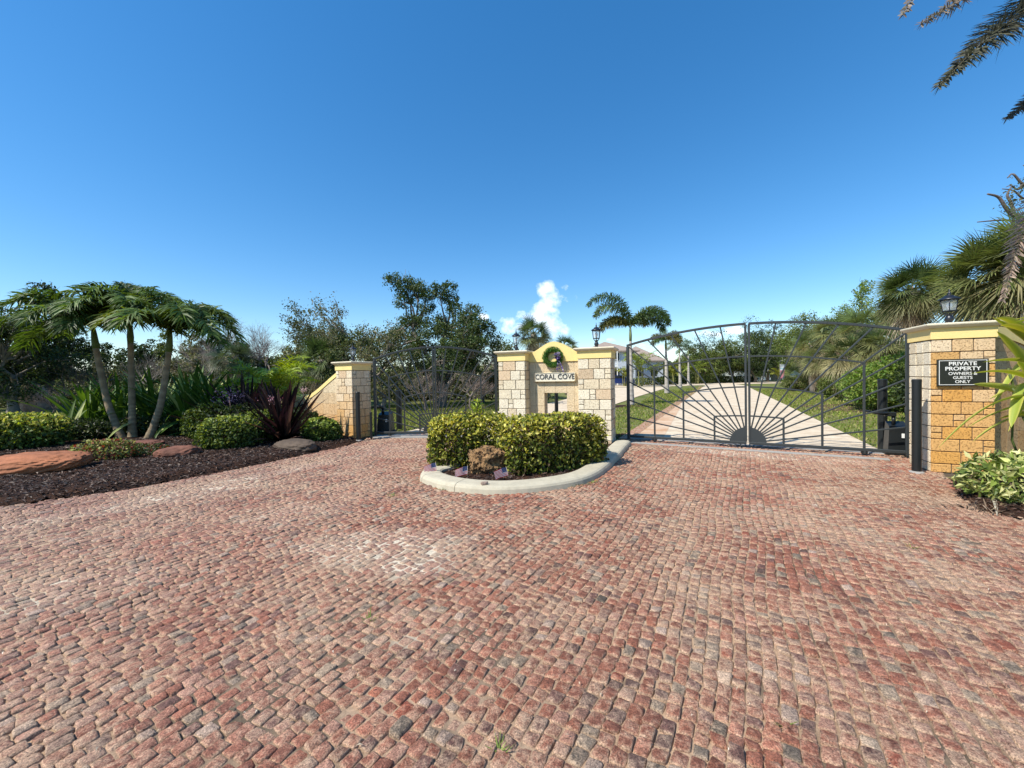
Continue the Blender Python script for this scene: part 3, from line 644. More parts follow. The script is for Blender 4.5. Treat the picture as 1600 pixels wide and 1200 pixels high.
# --- right pillar with its curved wing wall
e2 = np.array((.907, -.42)); e2 /= np.linalg.norm(e2); P1 = np.array((6.32, 5.98)); rp_rz = math.atan2(e2[1], e2[0])
rp = thing('gate_pillar', 'stone gate pillar stained orange with a sign, at the right of the wide gate', 'pillar', (P1[0], P1[1], 0), rp_rz)
prt = bpy.data.objects.new('shaft', None); COL.objects.link(prt); prt.parent = rp
def pier_orange(parent, W, D, zt, zc):
    mb = MB(); mb.box((W/2, D/2, zt/2-.1), (W-.03, D-.03, zt+.2-.012)); mb.build('mortar_core', MT['mortar'], parent)
    mb = MB(); o2 = [(.66, .33, .09), (.62, .29, .07), (.66, .40, .16)]
    STN[0] = 2.6
    face_blocks(mb, (0, 0), (1, 0), (0, -1), W, zt-.006, 0, .186, 0, 1.5, seq=[0, 4, 3, 1, 2, 1, 3, 2, 4, 1], tancol=o2, tanp=.8)
    STN[0] = 1.25
    face_blocks(mb, (0, D-.036), (0, -1), (-1, 0), D-.072, zt-.006, 0, .186, 5, .06, tancol=CREAM, seq=[0])
    face_blocks(mb, (W, .036), (0, 1), (1, 0), D-.072, zt-.006, 0, .186, 6, .5); face_blocks(mb, (W, D), (-1, 0), (0, 1), W, zt-.006, 0, .186, 7, .3)
    mb.build('stone_blocks', MT['stone'], parent)
    mb = MB(); square_loft(mb, W/2, D/2, W, D, [(.006, zt), (.012, zt+.004), (.012, zc-.02), (.018, zc-.015), (.018, zc-.001)]); mb.build('frieze', MT['stucco'], parent)
    mb = MB(); square_loft(mb, W/2, D/2, W, D, [(.022, zc), (.045, zc+.006), (.055, zc+.018), (.068, zc+.028), (.078, zc+.040), (.082, zc+.054), (.078, zc+.066), (.05, zc+.074)]); mb.build('cap', MT['cap'], parent)
pier_orange(prt, .69, .70, 2.0, 2.165)
def wing(name, label, p, q, z0, z1, flatlen, stain, seed, th=.22, bt=.11, slow=False):
    """wall from p to q; top follows a swoop from z0 down to z1"""
    p = np.array(p, float); q = np.array(q, float); L = np.linalg.norm(q-p); rz = math.atan2(*(q-p)[::-1]); t = thing(name, label, 'wall', (p[0], p[1], 0), rz)
    s = np.linspace(0, 1, 25); 
    def top(x):
        k = min(1, x/(L-flatlen)); return z1+(z0-z1)*((1-k*k*(3-2*k)) if slow else (1-k)**1.9*(1+0.9*k))
    xs = np.linspace(0, L, 33)
    mb = MB(); pts = [(0, -.1), (L, -.1)]+[(x, top(x)-bt) for x in xs[::-1]]; mb.prism(pts, -th/2, th/2, lambda x, z, y: (x, y, z), col=(.5, .4, .27)); mb.build('wall_core', MT['mortar'], t, fixn=True)
    mb = MB(); pts = [(x, top(x)-bt+.002) for x in xs]+[(x, top(x)) for x in xs[::-1]]; mb.prism(pts, -th/2-.03, th/2+.03, lambda x, z, y: (x, y, z)); mb.build('coping', MT['stucco'], t, fixn=True)
    mb = MB(); rg = np.random.default_rng(seed); w = .30; n = int(L/w)+1; rh = .30
    for sgn in (1, -1):
        for i in range(n):
            x0 = i*w; x1 = min(L, x0+w)
            if x1-x0 < .05: continue
            tmin = min(top(x0), top(x1))-bt; z = 0
            while z < tmin-.02:
                zt = min(z+rh, tmin-.004)
                c = jit((.66, .53, .34), .04, rg=rg); s_ = stain*(float(np.clip(1-(z+.15)/1.4, 0, 1)) if not slow else 1.1)*rg.uniform(.6, 1.1); c = c*(1-s_)+np.array((.62, .33, .11))*s_
                # tiles are cut to follow the coping
                a, b = x0+.003, x1-.003; y0 = sgn*(th/2); y1 = sgn*(th/2+.014)
                ta = top(a)-bt-.003 if zt >= tmin-.005 else zt-.004; tb = top(b)-bt-.003 if zt >= tmin-.005 else zt-.004
                V = [(a, y0, z), (b, y0, z), (b, y0, tb), (a, y0, ta), (a, y1, z), (b, y1, z), (b, y1, tb), (a, y1, ta)]
                mb.faces(V, [[4, 5, 6, 7], [0, 1, 5, 4], [1, 2, 6, 5], [2, 3, 7, 6], [3, 0, 4, 7]], c); z += rh
    mb.build('facing_tiles', MT['stone'], t, fixn=True); return t
def loc2(P, e, x, y): n = np.array((-e[1], e[0])); return P+np.array(e)*x+n*y
wr = loc2(P1, e2, .695, .30)
wing('wing_wall', 'cream and orange wing wall behind the ginger leaves at the right edge', wr, wr+np.array((4.0, 1.25)), 2.165, 1.1, .4, .8, 5, bt=.165, slow=True)
# --- left pillar and wing wall
al = math.radians(62); eR = np.array((math.cos(al), math.sin(al))); e3 = np.array((math.sin(al), -math.cos(al)))   # e3 = front face direction
Cc = np.array((-4.15, 10.3)); PL = Cc-e3*.62
lp = thing('gate_pillar', 'smaller stone gate pillar with orange stained base at the left of the narrow gate', 'pillar', (PL[0], PL[1], 0), math.atan2(e3[1], e3[0]))
prt = bpy.data.objects.new('shaft', None); COL.objects.link(prt); prt.parent = lp
STN[0] = 1.75
pier(prt, 0, 0, .62, .62, 1.80, 1.955, 2, stain=1.1, rh=.205, tp=.15)
wl = loc2(PL, e3, -.005, .26)
wing('wing_wall', 'cream wing wall with swooping yellow coping beside the left pillar', wl, wl+np.array((-2.0, 1.5)), 1.80, 1.05, .35, 1.3, 8)
w2 = wl+np.array((-2.0, 1.5)); u2 = np.array((-.8, .6))
t = thing('low_wall_pier', 'low cream pier ending the wing wall behind the purple leaves', 'pillar', (*(w2+u2*.25), 0), math.atan2(u2[1], u2[0]))
mb = MB(); mb.box((0, 0, .5), (.5, .5, 1.02), bev=.01, col=(.62, .47, .27)); mb.build('shaft', MT['stone'], t)
mb = MB(); square_loft(mb, 0, 0, .5, .5, [(.01, 1.012), (.03, 1.02), (.03, 1.09), (.0, 1.11)]); mb.build('cap', MT['stucco'], t)
STN[0] = 1.25
# --- the sign on the right pillar
sx0, sx1 = .13, .60; sg = thing('warning_sign', 'black rectangular notice board with white capitals fixed to the orange pillar', 'sign', (P1[0], P1[1], 0), rp_rz)
SC = (.325, 1.50); SW, SH = .545, .40
mb = MB(); mb.box((SC[0], -.022, SC[1]), (SW, .03, SH), bev=.003); bd = mb.build('board', MT['signbk'], sg)
mb = MB()
for (c, s) in (((0, SH/2-.022), (SW-.035, .007)), ((0, -SH/2+.022), (SW-.035, .007)), ((-SW/2+.021, 0), (.007, SH-.05)), ((SW/2-.021, 0), (.007, SH-.05))): mb.box((SC[0]+c[0], -.0385, SC[1]+c[1]), (s[0], .003, s[1]))
mb.build('border', MT['paintwhite'], sg)
for (tt, dz, sz, sxx) in (('PRIVATE', .128, .076, 1.06), ('PROPERTY', .056, .076, 1.05), ('OWNERS &', -.016, .060, 1.0), ('GUESTS', -.076, .060, 1.0), ('ONLY', -.136, .060, 1.0)):
    text_mesh(tt, sz, .0012, 'lettering', sg, (SC[0], -.0385, SC[1]+dz), (PI/2, 0, 0), MT['paintwhite'], off=.0014 if sz > .07 else .0005, sx=sxx)
# --- lanterns
def lantern(label, loc, rz, s=1.0):
    t = thing('post_lantern', label, 'lamp', loc, rz, 'lanterns standing on the pillars')
    mb = MB(); mb.lathe((0, 0, 0), [(0, 0), (.075, 0), (.078, .012), (.05, .02), (.032, .035), (.030, .05), (.042, .07), (.048, .095), (.040, .125), (.028, .145), (.032, .155), (.045, .165), (.046, .172), (.03, .178), (0, .18)], 14); mb.build('post', MT['lampm'], t)
    mb = MB(); zb, zt, rb, rt = .215, .385, .072, .092
    for k in range(6):
        a = k*PI/3; p = lambda r, z: (r*math.cos(a), r*math.sin(a), z)
        mb.tube([p(.028, .175), p(.06, .19), p(.070, .215)], .0055, 5); mb.tube([p(rb, zb), p(rt, zt)], .0055, 5)
    for (r, z, h) in ((rb+.006, zb, .012), (rt+.008, zt, .012)): mb.lathe((0, 0, 0), [(r-.02, z-h/2), (r, z-h/2), (r, z+h/2), (r-.02, z+h/2), (r-.02, z-h/2)], 6, smooth=False)
    mb.lathe((0, 0, 0), [(0, zb-.004), (rb-.01, zb-.004), (rb-.01, zb), (0, zb)], 6, smooth=False)
    mb.build('cage', MT['lampm'], t)
    mb = MB(); mb.lathe((0, 0, 0), [(rb-.004, zb+.008), (rt-.004, zt-.008)], 6, smooth=False); mb.build('glass', MT['glass'], t)
    mb = MB(); mb.lathe((0, 0, 0), [(0, .22), (.014, .22), (.014, .255), (.026, .275), (.032, .30), (.024, .33), (0, .345)], 10); mb.build('bulb', MT['bulb'], t)
    mb = MB(); mb.lathe((0, 0, 0), [(.112, .388), (.115, .394), (.096, .412), (.060, .432), (.042, .452), (.040, .458), (.020, .462), (.012, .475), (.020, .487), (.012, .50), (.006, .52), (.004, .555), (0, .56)], 12, smooth=True)
    mb.lathe((0, 0, 0), [(0, .388), (.112, .388)], 12); mb.build('roof', MT['lampm'], t)
    t.scale = (s,)*3; return t
la = lantern('tall black lantern on the right end of the cream entrance wall', mloc(2.315, .35, 2.169), .2, 1.06)
dup(la, mloc(.345, .35, 2.169), .5, 'black lantern on the left end of the entrance wall, before a palm', 1.0)
pc = loc2(PL, e3, .31, .31); dup(la, (pc[0], pc[1], 2.024), .1, 'small dark lantern on the leftmost stone pillar', .9)
pc = loc2(P1, e2, .345, .35); dup(la, (pc[0], pc[1], 2.234), .75, 'black lantern on the orange pillar above the notice board', (1.15, 1.15, 1.0))
# --- gates
def gate_leaf(label, o, e, W, hs, side, group, pm='metal'):
    """side -1: left leaf (hinged at x=0), +1: right leaf (hinged at x=W). local x along gate"""
    t = thing('gate_leaf', label, 'gate', (o[0], o[1], 0), math.atan2(e[1], e[0]), group)
    c = W/2; ze, zc = 2.24*hs, 2.56*hs; zb = .10
    top = lambda x: zc-(zc-ze)*((x-c)/c)**2
    X = lambda d: c+side*d          # distance from the centre line outwards
    def bar(mb, a, b, w, th=None):
        a = np.array((a[0], 0, a[1]), float); b = np.array((b[0], 0, b[1]), float); d = b-a; L = np.linalg.norm(d); d /= L; n = np.array((0, 1., 0)); s = np.cross(d, n)
        mb.box((a+b)/2, (L, th or w, w), np.array([d, n, s]), bev=w*.12)
    mb = MB(); meet = .022
    xs = np.linspace(meet, c, 18)
    for a, b in zip(xs[:-1], xs[1:]): bar(mb, (X(a), top(X(a))), (X(b+.003), top(X(b+.003))), .05, .052)
    bar(mb, (X(meet), zb), (X(c), zb), .055, .05)
    bar(mb, (X(meet+.01), zb+.028), (X(meet+.01), top(X(meet))-.026), .042); bar(mb, (X(c-.022), .03), (X(c-.022), ze-.02), .065)
    mb.build('frame', MT[pm], t)
    r0 = .33; cz = zb
    arcs = [(W*.125, .63*hs, .66*hs), (W*.25, 1.12*hs, 1.26*hs), (W*.375, 1.70*hs, 1.89*hs)]
    for (d, z1, z2) in arcs:
        mb = MB(); bar(mb, (X(d), zb+.028), (X(d), z1-.015), .036)
        us = np.linspace(meet+.032, d+.015, 9)
        for a, b in zip(us[:-1], us[1:]):
            f = lambda u: z2-(z2-z1)*(u/d)**2
            bar(mb, (X(a), f(a)), (X(b+.002), f(b+.002)), .030, .030)
        mb.build('arc_rail', MT[pm], t)
    mb = MB()
    ends = [(X(W*.1*k), top(X(W*.1*k))-.024) for k in (1, 2, 3, 4)]+[(X(c-.055), ze-.04)]+[(X(c-.055), z*hs) for z in (1.80, 1.38, .95, .54)]
    for (x, z) in ends:
        v = np.array((x-c, z-cz)); L = np.linalg.norm(v); s = c+v[0]/L*r0*.96, cz+v[1]/L*r0*.96; bar(mb, s, (x, z), .027, .026)
    mb.build('sunburst_rays', MT[pm], t)
    mb = MB(); a = np.linspace(PI/2, 0, 14); pts = [(c+side*meet, zb+.028)]+[(c+side*max(meet, r0*math.cos(k)), cz+r0*math.sin(k)) for k in a if True]; pts[-1] = (c+side*r0, zb+.028)
    mb.prism(pts, -.012, .012, lambda x, z, y: (x, y, z)); mb.build('sun_plate', MT[pm], t, fixn=True)
    mb = MB(); xw = X(W*.375); ax = np.linspace(0, 2*PI, 15)
    mb.tube([(xw, -.018, .055), (xw, .018, .055)], [.05, .05], 18, smooth=False); mb.build('caster_wheel', MT['black'], t)
    mb = MB(); mb.box((xw, -.027, .075), (.03, .008, .09)); mb.box((xw, .027, .075), (.03, .008, .09)); mb.build('caster_bracket', MT[pm], t)
    if side < 0:
        mb = MB(); bar(mb, (X(.13), .01), (X(.13), .085), .02); mb.build('drop_rod', MT[pm], t)
    return t
WG = float(np.linalg.norm(G1-G0))
gate_leaf('left leaf of the wide metal sunburst gate, before the palm lined driveway', G0, GU, WG, 1.0, -1, 'leaves of the sunburst gates')
gate_leaf('right leaf of the wide metal sunburst gate, meeting the orange pillar', G0, GU, WG, 1.0, 1, 'leaves of the sunburst gates')
H0 = np.array((-3.74, 10.75)); H1 = np.array((-.40, 10.42)); HU = (H1-H0)/np.linalg.norm(H1-H0)
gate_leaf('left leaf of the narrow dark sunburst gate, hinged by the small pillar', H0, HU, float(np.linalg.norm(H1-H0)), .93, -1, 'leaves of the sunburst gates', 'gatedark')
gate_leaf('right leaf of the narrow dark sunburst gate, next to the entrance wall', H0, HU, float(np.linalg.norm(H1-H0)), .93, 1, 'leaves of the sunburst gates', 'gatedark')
# --- bollards
def bollard(label, x, y, r, h, collar=True, cat='bollard', name='steel_bollard'):
    t = thing(name, label, cat, (x, y, 0), 0, 'black steel posts by the gates')
    mb = MB(); mb.lathe((0, 0, 0), [(r, 0), (r, h-.04), (r*1.04, h-.04), (r*1.04, h-.01), (r*.9, h), (0, h+.003)], 20, smooth=False); mb.build('post', MT['black'], t)
    if collar: mb = MB(); mb.lathe((0, 0, 0), [(r*1.6, -.05), (r*1.55, .012), (r*1.0, .022)], 18); mb.build('footing', MT['grey'], t)
    return t
bollard('thick black bollard in front of the orange pillar', 6.10, 5.98, .056, 1.41)
bollard('black bollard standing inside the wide gate on the grass', 7.33, 7.85, .075, 1.38, False)
bollard('black bollard in front of the leftmost pillar', -3.93, 10.08, .055, 1.24)
bollard('short thin black post between the leftmost pillar and narrow gate', -3.70, 10.35, .03, .70, False)
bollard('black bollard on the grass inside the narrow gate', -3.52, 12.3, .09, 1.20, False)
# --- gate openers
def opener(label, x, y, rz):
    t = thing('gate_opener', label, 'gate motor', (x, y, 0), rz, 'gate motors behind the pillars')
    mb = MB(); V = [(-.16, -.14, 0), (.16, -.14, 0), (.16, .14, 0), (-.16, .14, 0), (-.13, -.10, .52), (.13, -.10, .52), (.13, .12, .60), (-.13, .12, .60)]
    mb.faces(V, [[0, 1, 5, 4], [1, 2, 6, 5], [2, 3, 7, 6], [3, 0, 4, 7], [4, 5, 6, 7], [3, 2, 1, 0]]); mb.box((0, 0, .03), (.40, .34, .05), bev=.01); mb.build('housing', MT['black'], t)
    mb = MB(); mb.box((.05, -.135, .36), (.04, .012, .08), bev=.003); mb.build('label_plate', MT['paintwhite'], t)
    mb = MB(); mb.tube([(-.05, -.02, .56), (-.05, -.02, .70)], .03, 10); mb.tube([(-.05, -.02, .74), (-.30, -.10, .76), (-.48, -.05, .80)], [.035, .025, .02], 8); mb.box((-.10, -.03, .74), (.16, .09, .08), bev=.01); mb.build('drive_arm', MT['black'], t)
    return t
opener('black gate motor with a jointed arm half hidden by the thick bollard', 7.08, 7.3, -.5)
op = opener('black box motor on the ground behind the narrow gate', -3.7, 11.55, 0); op.scale = (1.35, 1.2, 1.0)
# --- keypad pedestal seen through the opening
kp = thing('keypad_pedestal', 'black gooseneck pedestal seen through the opening of the entrance wall', 'pedestal', (*gr(870, 668), 0), .3)
mb = MB(); mb.box((0, 0, .6), (.09, .09, 1.2), bev=.01); mb.build('post', MT['black'], kp)
mb = MB(); mb.tube([(0, 0, 1.16), (-.06, -.02, 1.17), (-.2, -.03, 1.1), (-.26, -.03, .95), (-.27, -.03, .84)], .018, 7); mb.tube([(0, 0, 1.1), (.15, 0, 1.16), (.22, 0, 1.2)], .018, 7); mb.build('arms', MT['black'], kp)

# ============================================================ PLANTS
def leaf_quads(mb, P, size, cols, rg, up_bias=.3, aspect=.55, outward=None):
    """one folded diamond leaf per point"""
    n = len(P); d = rg.normal(size=(n, 3)); 
    if outward is not None: d += outward*.8
    d[:, 2] += rg.normal(0, .2, n); d /= np.linalg.norm(d, axis=1)[:, None]
    nn = rg.normal(size=(n, 3)); nn[:, 2] += up_bias*3
    if outward is not None: nn += outward*.7
    s = np.cross(d, nn); s /= np.linalg.norm(s, axis=1)[:, None]+1e-9; nn = np.cross(s, d)
    L = size*rg.uniform(.6, 1.3, n)[:, None]; w = L*aspect*.5
    V = np.stack([P-d*L*.5, P-s*w+nn*w*.25, P+d*L*.5-nn*L*.12, P+s*w+nn*w*.25], 1).reshape(-1, 3)
    mb.add(V, np.arange(4*n).reshape(-1, 4), np.repeat(cols, 4, 0))
def pick(pal, n, rg, p=None, a=.16):
    pal = np.asarray(pal, float); c = pal[rg.choice(len(pal), n, p=p)]; return np.clip(c*(1+rg.normal(0, a, (n, 1))), .004, 1)
GREEN = [(.085, .120, .022), (.115, .155, .03), (.06, .092, .018), (.15, .18, .038), (.19, .21, .055)]
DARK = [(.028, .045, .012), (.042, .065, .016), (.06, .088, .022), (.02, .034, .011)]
OLIVE = [(.145, .15, .05), (.105, .12, .04), (.19, .18, .08), (.08, .10, .035), (.24, .21, .12)]
LIGHT = [(.14, .22, .03), (.20, .27, .05), (.10, .18, .03), (.25, .30, .07)]
BARKC = (.17, .14, .11)
def curved(a, b, bend, rg, n=6):
    a = np.array(a, float); b = np.array(b, float); t = np.linspace(0, 1, n)[:, None]; L = np.linalg.norm(b-a)
    off = rg.normal(0, 1, 3)*bend*L; off2 = rg.normal(0, 1, 3)*bend*.4*L
    return a+(b-a)*t+np.sin(PI*t)*off+np.sin(2*PI*t)*off2
def broad_tree(name, label, cat, x, y, ztop, rad, z0=1.0, clumps=26, leaves=9000, size=.14, pal=GREEN, trunkr=.22, seed=1, density=.42, group=None, lean=(0, 0), bark=BARKC, lumps=None, top=None, twigs=True):
    rg = np.random.default_rng(seed); t = thing(name, label, cat, (x, y, -.06), rg.uniform(0, 6.28) if lumps is None else 0, group)
    H = ztop+.06; hz = (H-z0)/2; cz = z0+hz
    # clump centres in a lumpy ellipsoid, more on its outside
    K = rg.normal(size=(clumps, 3)); K /= np.linalg.norm(K, axis=1)[:, None]; K *= rg.uniform(.35, 1.0, (clumps, 1))**.6
    K *= (1+.22*rg.normal(size=(clumps, 1))*.6); K = K*np.array((rad, rad, hz))*.84+np.array((lean[0], lean[1], cz))
    if lumps is not None: K = np.vstack([K, np.array(lumps, float)])
    K[:, 2] = np.maximum(K[:, 2], z0*.8)
    cr = rg.uniform(.16, .34, len(K))*min(rad, hz*1.3)
    if lumps is not None: cr[clumps:] = rad*.16
    tb = MB(); fork = np.array((lean[0]*.2, lean[1]*.2, z0*.9+.15*hz)); P = curved((0, 0, -.1), fork, .05, rg); tb.tube(P, np.linspace(trunkr*1.25, trunkr*.8, len(P)), 9, jit(bark, .1))
    order = np.argsort(K[:, 2]); mains = []
    nm = max(3, len(K)//6)
    for q in rg.choice(len(K), nm, replace=False):
        m_ = fork+(K[q]-fork)*.6; P = curved(fork, m_, .10, rg); tb.tube(P, np.linspace(trunkr*.62, trunkr*.28, len(P)), 7, jit(bark, .1), cap=False); mains += [P[2], P[3], P[-1]]
    mains = np.array(mains); tw = []
    for k, c in enumerate(K):
        j = np.argmin(np.linalg.norm(mains-c, axis=1)+rg.uniform(0, .2, len(mains))); P = curved(mains[j], c, .10, rg); tb.tube(P, np.linspace(trunkr*.26, trunkr*.07, len(P)), 5, jit(bark, .1), cap=False)
        if twigs:
            for _ in range(5):
                e = c+rg.normal(size=3)*cr[k]*.75; Q = curved(P[3 if _ % 2 else 4], e, .12, rg, 4); tb.tube(Q, np.linspace(trunkr*.08, trunkr*.025, 4), 3, jit(bark, .15), cap=False); tw.append(e); tw.append((e+c)/2)
    tb.build('trunk', MT['bark'], t)
    if leaves:
        lb = MB(); ns = max(1, int(leaves/len(K))//22); 
        sub = np.repeat(np.arange(len(K)), ns); g = rg.normal(size=(len(sub), 3)); g /= np.linalg.norm(g, axis=1)[:, None]; g *= rg.uniform(.2, 1, (len(sub), 1))**.5
        S = K[sub]+g*cr[sub][:, None]*np.array((1.15, 1.15, .8)); m_ = 22
        P = np.repeat(S, m_, 0)+rg.normal(size=(len(S)*m_, 3))*np.repeat(cr[sub]*.17, m_)[:, None]+rg.normal(size=(len(S)*m_, 3))*size*.4
        keep = rg.random(len(P)) < np.clip(density*2, 0, 1); P = P[keep]
        tone = np.repeat(1+rg.normal(0, .15, len(S)), m_)[keep][:, None]
        out = P-np.array((lean[0], lean[1], cz)); out /= np.linalg.norm(out, axis=1)[:, None]+1e-6
        leaf_quads(lb, P, size, np.clip(pick(pal, len(P), rg)*tone, .004, 1), rg, outward=out)
        lb.build('crown', MT['leaf'], t)
    return t
def bare_tree(name, label, x, y, h, seed, spread=.5, r=.12, col=(.20, .17, .15), depth=5, leaves=0, pal=OLIVE, cat='tree', lsize=.12, group=None):
    rg = np.random.default_rng(seed); t = thing(name, label, cat, (x, y, -.06), 0, group); tb = MB(); tips = []
    def grow(p, d, L, rr, lv):
        n = 5; P = [p]; 
        for i in range(n-1):
            d = d+rg.normal(0, .16, 3); d[2] += .06; d /= np.linalg.norm(d); p = p+d*L/(n-1); P.append(p)
        tb.tube(P, np.linspace(rr, rr*.62, n), 6 if lv < 2 else 3, jit(col, .12), cap=False)
        if lv >= depth: tips.extend(P[2:]); return
        for k in range(rg.integers(2, 4)+(lv == 0)):
            q = P[rg.integers(2, n)]; nd = d+rg.normal(0, spread, 3); nd[2] = abs(nd[2])*.8+.1*(lv < 2); nd /= np.linalg.norm(nd); grow(q, nd, L*rg.uniform(.62, .85), rr*.55, lv+1)
        grow(P[-1], d, L*.75, rr*.6, lv+1)
    grow(np.array((0, 0, -.05)), np.array((rg.normal(0, .1), rg.normal(0, .1), 1.)), h*.32, r, 0)
    tb.build('branches' if leaves == 0 else 'trunk', MT['bark'], t)
    if leaves:
        tips = np.array(tips); q = tips[rg.integers(0, len(tips), leaves)]; P = q+rg.normal(size=(leaves, 3))*h*.022; lb = MB(); leaf_quads(lb, P, lsize, pick(pal, leaves, rg), rg); lb.build('crown', MT['leafdull'], t)
    return t
def fan_leaf(mb, p, d, L, col, rg, droop=.5, ns=32, pet=.9, petc=(.16, .19, .06), tipdry=.0):
    d = np.array(d, float); d /= np.linalg.norm(d); n = 6; P = [np.array(p, float)]; v = d.copy()
    for i in range(n-1): v = v+np.array((0, 0, -droop*.16)); v /= np.linalg.norm(v); P.append(P[-1]+v*pet*L/(n-1))
    P = np.array(P); mb.tube(P, np.linspace(.022, .012, n)*L, 3, petc, cap=False)
    c = P[-1]; s = np.cross(v, (0, 0, 1.)); s /= np.linalg.norm(s)+1e-9; nn = np.cross(s, v); rl = rg.normal(0, .7); s = s*math.cos(rl)+nn*math.sin(rl); nn = np.cross(s, v)
    th = np.linspace(-2.0, 2.0, ns)+rg.normal(0, .03, ns); Ls = L*(.72+.28*np.cos(th*.8))*rg.uniform(.9, 1.08, ns)
    D = np.cos(th)[:, None]*v+np.sin(th)[:, None]*s+(np.abs(np.sin(th))*.25)[:, None]*nn; D /= np.linalg.norm(D, axis=1)[:, None]
    Wd = np.cross(D, nn); Wd /= np.linalg.norm(Wd, axis=1)[:, None]+1e-9
    T = [0, .4, .72, 1.0]; wd = [.006, .021, .013, .0015]; pts = []
    for t_, w in zip(T, wd):
        q = c+D*(Ls*t_)[:, None]; q[:, 2] -= droop*L*(t_**2.2)*.55*(1+.35*rg.normal(size=ns)*.5); pts += [q-Wd*w*L, q+Wd*w*L]
    V = np.stack(pts, 1).reshape(-1, 3); F = np.array([(0, 1, 3, 2), (2, 3, 5, 4), (4, 5, 7, 6)])[None]+(np.arange(ns)*8)[:, None, None]
    cc = jit(np.array(col)*(1+rg.normal()*.22), .16, ns, rg); cv = np.repeat(cc, 8, 0).reshape(ns, 8, 3); cv[:, 6:] = cv[:, 6:]*(1-tipdry)+np.array((.4, .3, .15))*tipdry
    mb.add(V, F.reshape(-1, 4), cv.reshape(-1, 3))
def sabal(name, label, x, y, zc, L, seed, n=34, dead=14, trunkr=.17, pal=((.075, .11, .035), (.10, .13, .04), (.13, .15, .055), (.17, .17, .075)), lo=-.5, group='fan palms behind the gates', boots=True):
    rg = np.random.default_rng(seed); t = thing(name, label, 'palm tree', (x, y, -.06), rg.uniform(0, 6.28), group); zc = zc+.06
    tb = MB(); P = curved((0, 0, -.1), (0, 0, zc), .015, rg, 12); tb.tube(P, trunkr*(1+.12*rg.random(12)), 10, jit((.17, .145, .12), .12, 12, rg))
    if boots:
        for k in range(int(zc*9)):
            a = k*2.4; z = max(.3, zc-1.5)+(k % 14)*.11
            if z > zc: continue
            d = np.array((math.cos(a), math.sin(a), .9)); b = np.array((0, 0, z))+d*trunkr*.6; tb.tube([b, b+d*.18*L], [.05*L, .03*L], 4, jit((.30, .23, .15), .2))
    tb.build('trunk', MT['bark'], t)
    mb = MB()
    for k in range(n):
        a = k*2.39996+rg.normal(0, .15); f = (k+.5)/n; el = 1.25-(1.25-lo)*f**.8
        d = (math.cos(a)*math.cos(el), math.sin(a)*math.cos(el), math.sin(el)); c = pal[min(len(pal)-1, int(f*len(pal)+rg.uniform(-.5, .5)))] if f > 0 else pal[0]
        fan_leaf(mb, (0, 0, zc+rg.uniform(-.1, .1)), d, L*rg.uniform(.85, 1.1), c, rg, droop=.22+.4*f, tipdry=.25*f)
    mb.build('crown', MT['leaf'], t)
    if dead:
        mb = MB()
        for k in range(dead):
            a = k*2.39996+1+rg.normal(0, .2); el = rg.uniform(-1.3, -.55); d = (math.cos(a)*math.cos(el), math.sin(a)*math.cos(el), math.sin(el))
            fan_leaf(mb, (0, 0, zc-.15-rg.uniform(0, .3)*L), d, L*rg.uniform(.7, 1.0), [(.42, .32, .20), (.33, .24, .15), (.50, .41, .29)][k % 3], rg, droop=1.3, ns=18, petc=(.38, .30, .2))
        mb.build('dead_fronds', MT['leafdull'], t)
    return t
def frond(mb, P, ll, nl, col, rg, w=.03, rac=(.14, .16, .05), rr=.014, droop=.35, plume=0, vee=.35, fwdt=.55, prof=None, colj=.15, rnd=.2):
    """feather frond along path P: leaflets left and right of the rachis"""
    P = np.asarray(P, float); seg = np.linalg.norm(np.diff(P, axis=0), axis=1); s = np.r_[0, np.cumsum(seg)]; tt = np.linspace(.10, .995, nl)*s[-1]
    Q = np.stack([np.interp(tt, s, P[:, i]) for i in range(3)], 1); T = np.gradient(Q, axis=0); T /= np.linalg.norm(T, axis=1)[:, None]
    mb.tube(P, np.linspace(rr, rr*.3, len(P)), 4, rac, cap=False)
    S = np.cross(T, (0, 0, 1.)); S /= np.linalg.norm(S, axis=1)[:, None]+1e-9; Nn = np.cross(S, T); u = np.linspace(0, 1, nl)
    env = np.sin(PI*(.12+.80*u))**.7 if prof is None else prof(u)
    angs = [(1, vee), (-1, vee)] if not plume else [(1, .9), (-1, .9), (1, .1), (-1, .1), (1, -.7), (-1, -.7)]
    for (sg, ve) in angs:
        k = nl; D = sg*S*math.cos(ve)+Nn*math.sin(ve)+T*fwdt+rg.normal(0, rnd, (k, 3)); D /= np.linalg.norm(D, axis=1)[:, None]; L = (ll*env*rg.uniform(.85, 1.1, k))[:, None]
        Wd = np.cross(D, np.cross(D, T)+rg.normal(0, .15, (k, 3))); Wd /= np.linalg.norm(Wd, axis=1)[:, None]+1e-9; pts = []
        for t_, ww in ((0, .5), (.35, 1), (.72, .75), (1, .08)):
            q = Q+D*L*t_; q[:, 2] -= (droop*L[:, 0]*t_**2); pts += [q-Wd*w*ww*.5, q+Wd*w*ww*.5]
        V = np.stack(pts, 1).reshape(-1, 3); F = np.array([(0, 1, 3, 2), (2, 3, 5, 4), (4, 5, 7, 6)])[None]+(np.arange(k)*8)[:, None, None]
        mb.add(V, F.reshape(-1, 4), np.repeat(jit(col, colj, k, rg), 8, 0))
def arc_path(p0, az, el, L, drop, n=14, side=0.0):
    P = [np.array(p0, float)]; h = np.array((math.cos(az), math.sin(az))); e = el
    for i in range(n-1):
        P.append(P[-1]+np.array((h[0]*math.cos(e), h[1]*math.cos(e), math.sin(e)))*L/(n-1)); e -= drop/(n-1)*(.6+.8*i/(n-1)); az += side/(n-1); h = np.array((math.cos(az), math.sin(az)))
    return np.array(P)
